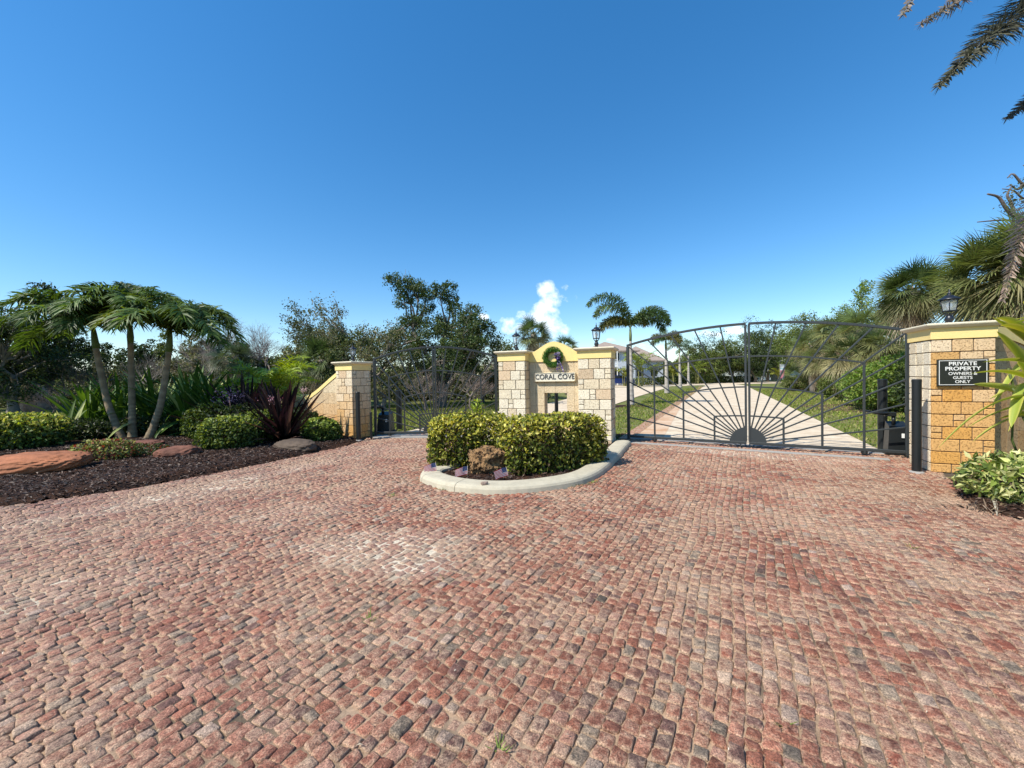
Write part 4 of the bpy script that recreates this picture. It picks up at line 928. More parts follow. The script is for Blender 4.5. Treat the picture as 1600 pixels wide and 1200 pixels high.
def strap(mb, P, w, col, rg, fold=.3, edge=None, prof=None, roll=0.0):
    """strap leaf along path P with a folded midrib"""
    P = np.asarray(P, float); n = len(P); T = np.gradient(P, axis=0); T /= np.linalg.norm(T, axis=1)[:, None]+1e-9
    S = np.cross(T, (0, 0, 1.)); S /= np.linalg.norm(S, axis=1)[:, None]+1e-9; Nn = np.cross(S, T)
    if roll: S, Nn = S*math.cos(roll)+Nn*math.sin(roll), Nn*math.cos(roll)-S*math.sin(roll)
    t = np.linspace(0, 1, n); W_ = (w*(np.sin(PI*np.clip(.12+.88*t, 0, 1))**.55 if prof is None else prof(t)))[:, None]/2; W_[-1] = .001
    V = np.stack([P-S*W_+Nn*W_*fold, P-S*W_*.45+Nn*W_*fold*.4, P, P+S*W_*.45+Nn*W_*fold*.4, P+S*W_+Nn*W_*fold], 1).reshape(-1, 3); i = np.arange(n-1)[:, None]*5; j = np.arange(4)[None]
    c = np.tile(jit(col, .08), (n*5, 1)).reshape(n, 5, 3)
    if edge is not None: c[:, 0] = edge; c[:, 4] = edge
    mb.add(V, np.stack([i+j, i+j+1, i+j+6, i+j+5], -1).reshape(-1, 4), c.reshape(-1, 3), smooth=True)
def shrub(name, label, x, y, dims, rz, n, size, pal, seed, box=2.6, cat='bush', p=None, z0=-.04, top=None, group=None, stems=14, twigc=(.10, .075, .05), aspect=.55, topf=.5, mt='leaf', lump=.19, shell=.2):
    """dims = half x, half y, full height; superellipsoid of individual leaves, denser towards the outside"""
    rg = np.random.default_rng(seed); t = thing(name, label, cat, (x, y, 0), rz, group); a, b, h = dims
    g = rg.normal(size=(n, 3)); g /= (np.abs(g)**box).sum(1)[:, None]**(1/box); rr = 1-np.abs(rg.normal(0, shell, n)); g *= np.clip(rr, .1, 1.0)[:, None]
    g *= (1+lump*vnoise(g, seed, 3.2)+lump*.8*vnoise(g, seed+1, 9)+.05*vnoise(g, seed+2, 21))[:, None]
    P = g*np.array((a, b, h/2))+np.array((0, 0, h/2+z0)); P = P[P[:, 2] > .015]; g = P-np.array((0, 0, h/2)); out = g/np.array((a, b, h/2)); out /= np.linalg.norm(out, axis=1)[:, None]+1e-6
    c = pick(pal, len(P), rg, p); clump = vnoise(P, seed+9, 11)+.6*vnoise(P, seed+10, 23)
    if top is not None:
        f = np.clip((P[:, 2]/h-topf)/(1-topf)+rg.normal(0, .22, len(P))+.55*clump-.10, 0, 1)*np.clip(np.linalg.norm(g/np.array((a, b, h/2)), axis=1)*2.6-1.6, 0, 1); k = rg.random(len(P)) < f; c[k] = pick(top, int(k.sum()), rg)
    lb = MB(); leaf_quads(lb, P, size, c, rg, outward=out, aspect=aspect); 
    sb = MB()
    for k in range(stems):
        e = rg.normal(size=3)*np.array((a, b, 0))*.5; e[2] = h*rg.uniform(.55, .9); s0 = np.array((e[0]*.35, e[1]*.35, -.03)); Q = curved(s0, e, .08, rg, 6); sb.tube(Q, np.linspace(.014, .005, 6)*max(1, h), 5, jit(twigc, .15), cap=False)
        for _ in range(3):
            e2_ = Q[3]+rg.normal(size=3)*np.array((a, b, h))*.22; sb.tube(curved(Q[2+_], e2_, .1, rg, 4), np.linspace(.006, .002, 4)*max(1, h), 3, jit(twigc, .15), cap=False)
    sb.build('stems', MT['bark'], t); lb.build('foliage', MT[mt], t); return t
# --- hedges and rocks of the island
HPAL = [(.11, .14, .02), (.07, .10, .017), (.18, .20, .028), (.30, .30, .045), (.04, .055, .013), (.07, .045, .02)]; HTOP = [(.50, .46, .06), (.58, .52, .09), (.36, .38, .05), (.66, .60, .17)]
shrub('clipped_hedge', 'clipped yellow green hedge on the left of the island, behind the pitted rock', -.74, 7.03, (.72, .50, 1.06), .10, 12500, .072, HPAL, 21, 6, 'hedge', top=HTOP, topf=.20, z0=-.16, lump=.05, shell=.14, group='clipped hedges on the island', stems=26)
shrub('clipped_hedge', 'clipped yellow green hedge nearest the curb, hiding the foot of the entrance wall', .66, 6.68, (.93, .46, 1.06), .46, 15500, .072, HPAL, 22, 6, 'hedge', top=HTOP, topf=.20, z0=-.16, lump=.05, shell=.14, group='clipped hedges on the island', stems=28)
shrub('young_croton', 'small bright shoots standing up behind the left hedge', -.75, 8.6, (.22, .2, 1.12), 0, 420, .11, [(.22, .30, .04), (.34, .40, .05)], 23, 2, 'bush', aspect=.4)
def rock(name, label, x, y, dims, rz, seed, col, rough=.25, pits=0, sub=5, z=0.0, cat='rock', sink=.15, freq=2.2, cvar=.3, mk='rock'):
    import bmesh
    bm = bmesh.new(); bmesh.ops.create_icosphere(bm, subdivisions=sub, radius=1); V = np.array([v.co[:] for v in bm.verts]); F = np.array([[v.index for v in f.verts] for f in bm.faces]); bm.free()
    nrm = V.copy(); V = np.sign(V)*np.abs(V)**.8
    r = 1+rough*vnoise(nrm, seed, freq)+rough*.4*vnoise(nrm, seed+1, freq*3)+rough*.15*vnoise(nrm, seed+2, freq*8)
    if pits:
        rg = np.random.default_rng(seed); c = rg.normal(size=(pits, 3)); c /= np.linalg.norm(c, axis=1)[:, None]; s = rg.uniform(.08, .2, pits)
        for q, ss in zip(c, s): r -= .95*ss*np.exp(-(((nrm-q)**2).sum(1)/ss**2)**1.5*2.2)
    V = V*r[:, None]*np.array(dims)/np.array((2, 2, 2)); V[:, 2] += dims[2]*(.5-sink)
    c = np.array(col)*(1+cvar*vnoise(nrm, seed+5, 3)[:, None]+.2*vnoise(nrm, seed+6, 12)[:, None]); c = np.clip(c, .01, .9)
    mb = MB(); mb.add(V, F, c, smooth=True); o = mb.build(name, MT[mk]); o.location = (x, y, z); o.rotation_euler = (0, 0, rz); return tag(o, label, cat)
rock('limestone_rock', 'brown pitted limestone rock between the hedge and the curb flags', *gr(762, 742), (.64, .42, .48), .25, 31, (.30, .17, .07), .30, 150, 6, z=.06, sink=.2, mk='pitrock')
rock('limestone_rock', 'smaller brown pitted rock left of the large one on the island', *gr(724, 732), (.20, .16, .24), .0, 32, (.28, .15, .06), .30, 50, 5, z=.06, sink=.2, mk='pitrock')
rock('pebble', 'small grey brown pebble lying on top of the curb', *gr(757, 757, .1), (.10, .06, .05), .2, 33, (.30, .22, .17), .3, 0, 3, z=.1, sink=.1)
rock('red_boulder', 'large flat rust red boulder at the left edge of the mulch bed', *gr(55, 741), (1.6, .9, .42), .22, 34, (.33, .115, .045), .22, 0, 6, sink=.12, freq=1.6)
rock('red_boulder', 'rust red boulder lying in shade under the palms', *gr(280, 716), (.75, .5, .30), .3, 36, (.15, .055, .03), .2, 0, 5, sink=.2)  # same rust red painted darker, the palms' shade is in the colour
rock('red_boulder', 'low rust red rock at the foot of the palm trunks', *gr(225, 700), (.9, .5, .24), -.1, 37, (.14, .05, .03), .2, 0, 5, sink=.2)  # shade at the trunks put into the rock colour too
rock('grey_boulder', 'grey brown boulder beneath the purple spiky leaves', *gr(462, 704), (1.05, .6, .30), -.4, 35, (.085, .058, .038), .14, 0, 5, sink=.2)  # base colour darkened to carry the shade under the leaves
# --- small flags
def small_flag(label, px, py, az, h, tilt):
    x, y = gr(px, py, .06); t = thing('hand_flag', label, 'flag', (x, y, .05), az, 'small flags stuck along the curb')
    mb = MB(); mb.tube([(0, 0, 0), (tilt*h, 0, h)], .0028, 6, (.5, .42, .3)); mb.lathe((tilt*h, 0, h), [(.0, 0), (.005, .004), (.0, .016)], 6, (.5, .4, .12)); mb.build('staff', MT['attr'], t)
    mb = MB(); nx, nz_ = 20, 13; W_, H_ = .20, .125; red = (.42, .03, .04); wh = (.62, .58, .58); bl = (.02, .035, .12)
    f = lambda u, v: (tilt*(h-.01-v*H_)-u*W_*.93, .018*math.sin(u*7+v*2)*u**.5, h-.01-v*H_-u*u*.05)
    for j in range(nz_):
        for i in range(nx):
            u0, u1, v0, v1 = i/nx, (i+1)/nx, j/nz_, (j+1)/nz_; c = bl if (j < 7 and i < 8) else (red if j % 2 == 0 else wh)
            mb.add([f(u0, v1), f(u1, v1), f(u1, v0), f(u0, v0)], np.array([[0, 1, 2, 3]]), c)
            if j < 7 and i < 8 and (i+j) % 2 == 0:
                um, vm = (u0+u1)/2, (v0+v1)/2; p = np.array(f(um, vm)); s = .0022
                for dy in (-.0012, .0012): mb.add([p+(-s, dy, 0), p+(0, dy, -s), p+(s, dy, 0), p+(0, dy, s)], np.array([[0, 1, 2, 3]]), (.6, .6, .6))
    mb.build('cloth', MT['flag'], t); return t
small_flag('small striped flag leaning over the far left end of the curb', 683, 740, .15, .19, -.10)
small_flag('small striped flag in front of the smaller pitted rock', 730, 745, .1, .18, .06)
small_flag('small striped flag drooping at the right of the large pitted rock', 796, 748, .25, .19, -.25)
# --- wreath on the arch
wx = thing('wreath', 'round green wreath with a purple and white bow on the yellow arch', 'wreath', mloc(1.315, .20, 2.00), mrz)
rg = np.random.default_rng(5); wx.scale = (1.12, 1, 1.12); a = rg.uniform(0, 2*PI, 2600); b = rg.uniform(0, 2*PI, 2600); rr = .055*rg.uniform(.5, 1.15, 2600); P = np.stack([(.165+rr*np.cos(b))*np.cos(a), rr*np.sin(b)*.9, (.165+rr*np.cos(b))*np.sin(a)], 1)
mb = MB(); leaf_quads(mb, P, .035, pick([(.08, .20, .03), (.14, .28, .04), (.04, .12, .02)], 2600, rg), rg, aspect=.4)
mb.tube([(.165*math.cos(k), 0, .165*math.sin(k)) for k in np.linspace(0, 2*PI, 25)], .03, 7, (.03, .07, .015)); mb.build('greenery', MT['leaf'], wx)
mb = MB(); PU = [(.10, .05, .26), (.16, .09, .36), (.62, .58, .66), (.06, .03, .15)]
for k in range(44):   # bow loops
    a = rg.uniform(0, 2*PI); el = rg.uniform(-.3, 1.0); d = np.array((math.cos(a), -.5-.5*abs(math.sin(el)), math.sin(a))); d /= np.linalg.norm(d); c0 = np.array((.125, -.05, .02)); L = rg.uniform(.06, .11); s = np.cross(d, (0, 0, 1.)); s /= np.linalg.norm(s)
    Q = [c0, c0+d*L*.6+s*.02, c0+d*L, c0+d*L*.6-s*.02, c0]; strap(mb, Q, .04, PU[k % 4], rg, 0, prof=lambda t: np.ones_like(t))
for k, (dx, L) in enumerate(((-.03, .30), (.0, .22), (.03, .26), (.10, .27), (-.01, .33), (.12, .32))):
    n = 12; Q = [(.125+dx*t, -.055-.012*math.sin(t*9+k), .0-L*t) for t in np.linspace(0, 1, n)]
    for i in range(n-1): strap(mb, [Q[i], Q[i+1]], .036, PU[(i+k) % 3], rg, 0, prof=lambda t: np.ones_like(t), roll=PI/2+.2*math.sin(i))
mb.build('bow', MT['flag'], wx)
# --- triple palm
def ring_trunk(mb, P, r, col, n=46, ringc=(.30, .27, .21)):
    P = np.array(P, float); s = np.linspace(0, len(P)-1, n); Q = np.stack([np.interp(s, np.arange(len(P)), P[:, i]) for i in range(3)], 1); rr = np.interp(s, np.arange(len(P)), r); k = np.arange(n); rr = rr*(1+.035*(k % 3 == 0))
    c = np.array([jit(ringc if i % 3 == 0 else col, .07) for i in range(n)]); mb.tube(Q, rr, 12, c)
def adonidia(label, base, top, seed, fr, L=1.9):
    rg = np.random.default_rng(seed); t = thing('feather_palm', label, 'palm tree', (*base, 0), 0, 'three leaning palms in the mulch bed'); tp = np.array(top)-np.array((*base, 0))
    mid = np.array((tp[0]*.62, tp[1]*.62, tp[2]*.45)); P = smooth_line([(0, 0, -.05), tuple(mid*np.array((.55, .55, .5))), tuple(mid), tuple(tp)], 6)
    tb = MB(); ring_trunk(tb, P, np.r_[np.linspace(.13, .088, 5), np.linspace(.085, .07, len(P)-5)], (.21, .15, .085), ringc=(.27, .205, .12)); tb.build('trunk', MT['bark'], t)
    cs = MB(); d = np.array((tp[0]*.08, tp[1]*.08, .55)); cs.tube([tp-d*.05, tp+d*.3, tp+d*.75, tp+d*1.1], [.07, .08, .062, .04], 12, (.13, .18, .05)); cs.build('crownshaft', MT['leaf'], t)
    mb = MB()
    for (az, el, Ls, dr) in fr:
        for _ in range(1+(el > 42)):
            if _: az += 28; el += 16; dr += 14; Ls *= .9
            p = arc_path(tp+d*.95, math.radians(az), math.radians(el+8), L*Ls, math.radians(dr+14), 14, rg.normal(0, .25)); frond(mb, p, .58, 66, [(.075, .125, .022), (.10, .155, .03), (.055, .095, .02), (.13, .17, .03)][rg.integers(4)], rg, w=.045, droop=.6, vee=.55, fwdt=.5, rnd=.28, colj=.25)
    mb.build('fronds', MT['leaf'], t); return t
F1 = [(180, 40, 1.15, 95), (200, 55, 1.1, 115), (160, 28, 1.1, 85), (230, 35, 1, 110), (265, 45, .9, 120), (120, 45, 1, 100), (60, 60, .85, 110), (300, 30, .8, 100), (20, 70, .9, 110), (95, 75, .8, 90), (190, 8, 1.0, 70)]
F2 = [(175, 70, 1.0, 110), (90, 78, .8, 60), (0, 55, 1.0, 115), (30, 35, 1.0, 100), (150, 40, 1.0, 105), (210, 40, .95, 110), (270, 45, 1, 115), (320, 35, .95, 110), (345, 20, .95, 90), (240, 65, .9, 110), (60, 72, .9, 100), (130, 82, .8, 60)]
F3 = [(0, 48, 1.1, 125), (-20, 30, 1.1, 100), (20, 30, 1.05, 110), (50, 60, .9, 120), (90, 50, .9, 110), (140, 60, .8, 110), (200, 55, .9, 120), (240, 40, .9, 110), (280, 40, .95, 115), (320, 48, 1.05, 120), (165, 80, .85, 80), (-5, 8, .9, 60)]
bx, by = gr(192, 688); adonidia('leftmost of the three palms, its trunk leaning left over the mulch', (bx, by), at(150, 545, 10.9), 61, F1)
bx, by = gr(207, 687); adonidia('upright middle palm of the three growing together', (bx, by), at(204, 536, 11.2), 62, F2)
bx, by = gr(231, 689); adonidia('rightmost of the three palms, its pale trunk leaning right', (bx, by), at(264, 550, 10.9), 63, F3)
# --- crinum lilies
def crinum(label, x, y, h, seed, n=52, pal=((.075, .14, .025), (.10, .18, .03), (.05, .10, .02)), w=.11, drooping=.3, name='crinum_lily', up0=(.9, 1.45), group='strap leaved lilies behind the palms', lmin=.75, pale=(.42, .48, .16), stiff=None, azr=(0, 2*PI)):
    rg = np.random.default_rng(seed); t = thing(name, label, 'plant', (x, y, 0), 0, group); mb = MB()
    for k in range(n):
        az = rg.uniform(*azr); f = rg.random(); el = rg.uniform(*up0) if f > drooping else rg.uniform(.3, .9); L = h*rg.uniform(lmin, 1.12); dr = rg.uniform(.3, .9) if f > drooping else rg.uniform(1.3, 2.4)
        if stiff: dr = rg.uniform(*stiff)
        b = np.array((math.cos(az), math.sin(az), 0))*rg.uniform(0, .16)+np.array((0, 0, .02)); col = pal[rg.integers(len(pal))] if rg.random() > .12 else pale
        strap(mb, arc_path(b, az, el, L, dr, 9, rg.normal(0, .3)), w*rg.uniform(.7, 1.2), col, rg, fold=.35, roll=rg.normal(0, .3))
    mb.build('leaves', MT['leafdull' if stiff else 'leaf'], t); return t
for (px, Y, h, lb) in ((135, 11.9, 1.95, 'tall strap leaved lily left of the leaning palm trunks'), (186, 12.2, 1.95, 'strap leaved lily directly behind the left and middle palm trunks'), (240, 12.3, 2.1, 'strap leaved lily behind the gap of the right palm trunk'),
                       (296, 12.2, 2.2, 'tallest strap leaved lily right of the three palm trunks'), (338, 12.4, 2.15, 'strap leaved lily between the palms and the bright green palm'), (372, 12.9, 1.9, 'strap leaved lily just left of the bright green palm')):
    crinum(lb, at(px, 600, Y)[0], Y, h, int(px), 72)
crinum('low lily with pale arching leaves beside the left variegated hedge', at(98, 600, 10.6)[0], 10.6, 1.15, 77, 24, ((.16, .20, .05), (.45, .46, .18), (.10, .15, .03)), .09, .65)
crinum('low shaded lily in front of the palm group gap', at(310, 600, 11.2)[0], 11.2, .9, 78, 22, w=.08, drooping=.5)
# purple spiky plants
PUR = ((.012, .006, .008), (.02, .009, .011), (.008, .005, .006), (.035, .018, .016))
crinum('large dark purple plant with long pointed leaves beside the wing wall', at(440, 600, 10.1)[0], 10.1, 1.55, 81, 120, PUR, .10, .0, 'purple_spear_lily', (.2, 1.5), None, pale=(.12, .07, .05), stiff=(.0, .5), azr=(2.6, 6.5))
crinum('dark purple spear leaved plant behind the dark green bush', at(385, 600, 11.0)[0], 11.0, 1.75, 82, 90, PUR, .11, .0, 'purple_spear_lily', (.35, 1.5), None, pale=(.06, .03, .03), stiff=(.0, .5))
def blossoms(name, label, px, py, Y, n, r, pal, seed):
    rg = np.random.default_rng(seed); c = at(px, py, Y); t = thing(name, label, 'flower', (c[0], c[1], 0)); mb = MB(); P = rg.normal(size=(n, 3))*np.array((r, r, r*.6))+np.array((0, 0, c[2])); leaf_quads(mb, P, .05, pick(pal, n, rg), rg, aspect=.45); mb.build('petals', MT['leaf'], t)
    mb = MB(); mb.tube(curved((.1, .1, 0), (0, 0, c[2]), .03, rg, 6), .012, 6, (.10, .06, .05)); mb.build('stalk', MT['bark'], t)
blossoms('pink_flower', 'pink spidery flower head among the purple leaves', 427, 624, 10.0, 130, .10, [(.60, .34, .36), (.70, .50, .50), (.45, .14, .2)], 1)
blossoms('pale_flower', 'pale pink flower head at the tip of the purple plant', 475, 609, 10.2, 60, .06, [(.62, .45, .40), (.5, .35, .3)], 2)
blossoms('violet_flower', 'violet flower cluster left of the purple spear leaves', 358, 620, 10.3, 200, .2, [(.10, .08, .15), (.16, .13, .23), (.06, .05, .09)], 3)
# areca behind
def areca(name, label, x, y, h, seed, n, L, col=(.20, .27, .035), ll=.45, w=.03, group=None, stems=9, nl=40, cat='palm tree'):
    rg = np.random.default_rng(seed); t = thing(name, label, cat, (x, y, -.05), 0, group); sb = MB(); mb = MB()
    for k in range(n):
        a = rg.uniform(0, 2*PI); b = np.array((math.cos(a), math.sin(a), 0))*rg.uniform(0, .35)*h*.25; z = h*rg.uniform(.35, .6); p0 = b*1.4+np.array((0, 0, z))
        if k < stems: sb.tube(curved(b, p0, .03, rg, 5), np.linspace(.035, .025, 5)*h/2, 6, jit((.25, .24, .08), .15), cap=False)
        p = arc_path(p0, a+rg.normal(0, .3), rg.uniform(.8, 1.35), L*rg.uniform(.8, 1.1), rg.uniform(1.2, 2.2), 11); frond(mb, p, ll, nl, jit(col, .2), rg, w=w, droop=.4, vee=.5, rac=(.25, .27, .06))
    if stems: sb.build('stems', MT['bark'], t)
    mb.build('fronds', MT['leaf'], t); return t
areca('bright_palm', 'bright yellow green feathery palm above the purple leaves', at(420, 600, 12.6)[0], 12.6, 2.35, 91, 30, 1.6, (.28, .36, .04), .5)
# --- bushes on the left
VT = [(.50, .50, .10), (.62, .58, .16), (.34, .42, .06)]; VP = [(.10, .15, .025), (.06, .10, .02), (.16, .20, .04), (.035, .06, .015)]
bp = lambda px, Y: (at(px, 600, Y)[0], Y)
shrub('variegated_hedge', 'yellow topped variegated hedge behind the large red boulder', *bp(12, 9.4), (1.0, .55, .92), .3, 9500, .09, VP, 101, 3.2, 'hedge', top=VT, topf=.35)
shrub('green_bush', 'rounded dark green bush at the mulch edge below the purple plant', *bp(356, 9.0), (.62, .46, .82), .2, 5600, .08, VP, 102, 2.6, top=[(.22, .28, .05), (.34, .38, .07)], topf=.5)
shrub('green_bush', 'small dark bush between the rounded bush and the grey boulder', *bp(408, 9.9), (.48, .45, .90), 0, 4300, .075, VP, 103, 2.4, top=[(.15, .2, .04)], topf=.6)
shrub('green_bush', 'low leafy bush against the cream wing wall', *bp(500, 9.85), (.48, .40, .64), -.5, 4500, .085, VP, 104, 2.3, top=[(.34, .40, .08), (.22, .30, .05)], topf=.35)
shrub('red_tinged_shrub', 'low shrub with reddish leaves in front of the palm trunks', *gr(165, 722), (.62, .4, .50), .2, 1700, .07, [(.16, .20, .05), (.10, .13, .03), (.24, .08, .04), (.30, .30, .09)], 105, 2.0, top=[(.36, .36, .10)], topf=.4)
shrub('red_tinged_shrub', 'dim reddish ground shrub right of the one before the trunks', *gr(222, 716), (.55, .35, .34), .2, 1300, .065, [(.09, .11, .03), (.06, .08, .025), (.18, .06, .03)], 106, 2.0)
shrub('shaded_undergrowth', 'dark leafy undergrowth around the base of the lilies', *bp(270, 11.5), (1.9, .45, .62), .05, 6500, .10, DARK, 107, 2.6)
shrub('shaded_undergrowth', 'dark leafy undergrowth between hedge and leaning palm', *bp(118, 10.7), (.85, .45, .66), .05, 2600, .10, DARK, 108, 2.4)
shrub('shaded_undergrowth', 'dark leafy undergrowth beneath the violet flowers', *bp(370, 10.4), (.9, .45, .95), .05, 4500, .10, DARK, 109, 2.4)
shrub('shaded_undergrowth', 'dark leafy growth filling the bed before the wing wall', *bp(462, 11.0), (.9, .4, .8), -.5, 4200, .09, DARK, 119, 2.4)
shrub('green_bush', 'mid green bush behind the rounded bush left of the purple plant', *bp(330, 10.6), (.7, .5, 1.05), .1, 4800, .09, VP, 120, 2.2)
# --- right foreground
shrub('variegated_schefflera', 'variegated shrub with creamy leaves at the foot of the orange pillar', *gr(1588, 786), (.46, .42, .62), 0, 1500, .105, [(.20, .26, .05), (.50, .52, .18), (.12, .17, .04), (.64, .62, .28)], 110, 2.2, aspect=.42, stems=18)
gg = thing('shell_ginger', 'variegated ginger with long yellow striped leaves reaching in from the right edge', 'plant', (*at(1665, 600, 4.8)[:2], 0))
gl = [((1640, 560), (1562, 508), 4.9, .11, .12), ((1650, 575), (1535, 566), 4.75, .10, .05), ((1650, 610), (1515, 584), 4.6, .10, .10), ((1648, 630), (1520, 600), 4.9, .085, .06), ((1640, 622), (1466, 700), 4.55, .085, .22),
      ((1655, 640), (1512, 668), 4.7, .09, .13), ((1650, 655), (1520, 690), 4.8, .09, .15), ((1600, 600), (1580, 668), 4.6, .10, .05), ((1660, 600), (1545, 625), 5.0, .11, .1), ((1660, 540), (1585, 500), 5.0, .12, .15),
      ((1660, 665), (1560, 655), 5.0, .10, .1), ((1640, 520), (1600, 470), 5.1, .12, .1), ((1700, 600), (1640, 480), 5.0, .12, .1), ((1700, 620), (1780, 500), 5.0, .12, .1), ((1680, 640), (1790, 600), 4.9, .12, .2), ((1690, 560), (1700, 440), 5.1, .12, .0), ((1650, 500), (1630, 420), 5.2, .1, .1)]
mb = MB(); G_ = np.array(gg.location)
rg = np.random.default_rng(12)
for _ in range(20): gl.append(((rg.uniform(1630, 1690), rg.uniform(540, 660)), (rg.uniform(1545, 1610), rg.uniform(480, 690)), rg.uniform(4.5, 5.1), rg.uniform(.08, .12), rg.uniform(.05, .2)))
for (a, b, Y, w, sag) in gl:
    A = at(*a, Y+.15)-G_; B = at(*b, Y-.05)-G_; t = np.linspace(0, 1, 12)[:, None]; Q = A+(B-A)*t; Q[:, 2:] += np.sin(PI*t)*sag
    strap(mb, Q, w, [(.20, .28, .04), (.28, .34, .05), (.36, .38, .06)][rg.integers(3)], rg, fold=.4, edge=(.55, .52, .12), roll=rg.normal(-.5, .35))
mb.build('leaves', MT['leaf'], gg)
mb = MB()
for k in range(9):
    a = rg.uniform(0, 6.28); e = np.array((math.cos(a)*.5-.1, math.sin(a)*.3, rg.uniform(1.0, 1.7))); mb.tube(curved((math.cos(a)*.12, math.sin(a)*.12, 0), e, .05, rg, 6), .013, 6, jit((.12, .16, .04), .1))
mb.build('stalks', MT['leaf'], gg)
db = thing('palm_debris', 'dried palm leaf and roots lying on the paving edge by the right shrub', 'debris', (*gr(1550, 795), 0)); mb = MB(); D_ = np.array(db.location)
pp = lambda x, y, z: np.array((*gr(x, y, z), z))-D_
strap(mb, [pp(1640, 762, .05), pp(1600, 776, .06), pp(1570, 789, .05), pp(1548, 797, .03)], .07, (.45, .34, .2), rg, .3); strap(mb, [pp(1543, 764, .12), pp(1552, 775, .09), pp(1556, 790, .05), pp(1558, 806, .01)], .035, (.62, .56, .42), rg, .3)
strap(mb, [pp(1520, 742, .02), pp(1535, 757, .05), pp(1548, 768, .06), pp(1560, 775, .03)], .03, (.5, .43, .3), rg, .3)
for k in range(60): c = pp(1545, 796, .02)+rg.normal(size=3)*np.array((.11, .09, .018)); d = rg.normal(size=3)*.04; strap(mb, [c-d, c, c+d], .014, [(.09, .06, .04), (.2, .14, .09), (.3, .22, .15)][k % 3], rg, .2)
mb.build('dry_leaves', MT['leafdull'], db)

# ============================================================ BACKGROUND TREES
X_ = lambda px, Y: float(at(px, 600, Y)[0])
Z_ = lambda px, py, Y: float(at(px, py, Y)[2])
# brush and undergrowth nobody could count
def brush(name, regs, n, size, pal, seed):
    rg = np.random.default_rng(seed); mb = MB()
    for (x0, x1, y0, y1, h) in regs:
        k = int(n*abs(x1-x0)/60); xs = rg.uniform(x0, x1, k); ys = y0+(y1-y0)*(xs-x0)/(x1-x0)+rg.normal(0, 1.0, k); q = np.column_stack([xs, ys]); tp = h*(.72+.35*vnoise(q*[1, 0], seed, .5)+.22*vnoise(q*[1, 0], seed+1, 2.1)); z = tp*rg.uniform(0, 1, k)**.75-.06
        tone = (1+.35*vnoise(q, seed+2, 1.3))[:, None]; leaf_quads(mb, np.column_stack([xs, ys, z]), size, np.clip(pick(pal, k, rg)*tone, .004, 1), rg)
        for _ in range(int(abs(x1-x0)*2.5)):
            x = rg.uniform(x0, x1); y = y0+(y1-y0)*(x-x0)/(x1-x0)-.6; mb.tube(curved((x, y, -.1), (x+rg.normal(0, .5), y+rg.normal(0, .3), h*rg.uniform(.5, 1.15)), .08, rg, 4), [.03, .025, .018, .01], 3, jit((.22, .18, .14), .25), cap=False)
    return tag(mb.build(name, MT['leafdull'], None), kind='stuff')
brush('woodland_brush', [(-46, -16, 28, 33, 2.3), (-17, -5, 33, 30, 2.6), (-9, 3, 29, 30, 2.3)], 52000, .20, OLIVE+DARK, 501)
brush('thicket_brush', [(16.5, 21, 17.5, 23, 1.6), (22.5, 34, 26.5, 40, 2.0), (14, 24, 13, 11, 1.9)], 60000, .15, GREEN+OLIVE, 505)
brush('roadside_brush', [(20, 62, 82, 86, 2.6), (-8, 20, 64, 76, 2.0)], 20000, .3, GREEN+DARK, 507)
# great oak behind the narrow gate
def oakl(pts, x, Y): return [(X_(px, Y+dy)-x, dy, Z_(px, py, Y+dy)) for (px, py, dy) in pts]
ox = X_(690, 22.0)
broad_tree('live_oak', 'tallest dark oak rising behind the narrow gate with a jagged top', 'tree', ox, 22.0, Z_(690, 478, 22), 2.9, .6, 40, 36000, .12, [(.05, .085, .022), (.08, .12, .03), (.035, .065, .018), (.12, .15, .045)], .26, 201, .5,
           lumps=oakl([(620, 436, 0), (628, 452, 0), (634, 470, 0), (644, 440, .5), (652, 456, .5), (660, 448, 0), (672, 458, 0), (668, 478, 0), (690, 452, 0), (704, 450, .5), (704, 466, .3), (712, 480, 0), (740, 486, 0), (728, 498, 0), (752, 505, 0), (764, 512, 0), (660, 500, 0), (640, 500, 0), (690, 500, 0), (620, 520, 0), (600, 545, -.5), (770, 530, 0)], ox, 22))
bare_tree('sparse_oak', 'sparse grey oak with thin leaves leaning left behind the small pillar', X_(535, 24), 24, 6.5, 211, .55, .14, (.24, .20, .16), 5, 9500, [(.10, .12, .045), (.15, .16, .07), (.07, .09, .03)], lsize=.13)
bare_tree('sparse_oak', 'pale twiggy oak just left of the tallest oak', X_(590, 23), 23, 6.7, 217, .5, .15, (.30, .25, .19), 5, 10000, OLIVE, lsize=.12)
broad_tree('scrub_oak', 'grey green scrub tree filling in behind the left end of the narrow gate', 'tree', X_(600, 20), 20, Z_(600, 505, 20), 1.9, .4, 18, 5200, .13, OLIVE, .12, 221, .36)
broad_tree('scrub_oak', 'grey green scrub tree behind the small lantern', 'tree', X_(550, 21), 21, Z_(550, 512, 21), 1.8, .4, 18, 5200, .14, [(.07, .10, .03), (.10, .13, .04), (.13, .14, .05)], .12, 222, .4)
broad_tree('scrub_oak', 'olive scrub tree between the tallest oak and the entrance wall', 'tree', X_(755, 25), 25, Z_(755, 500, 25), 2.3, .5, 22, 6500, .15, [(.09, .12, .03), (.13, .15, .04), (.07, .09, .03)], .13, 223, .4)
bare_tree('bare_shrub', 'bare twiggy shrub behind the centre of the narrow gate', X_(735, 19), 19, 2.4, 224, .8, .05, (.26, .20, .17), 5)
bare_tree('bare_shrub', 'leafless brown shrub behind the left half of the narrow gate', X_(665, 19.5), 19.5, 2.2, 225, .8, .05, (.26, .20, .17), 5)
bare_tree('bare_tree', 'leafless pale tree left of the palm behind the entrance wall', X_(797, 27), 27, 5.0, 231, .4, .09, (.36, .30, .25), 5)
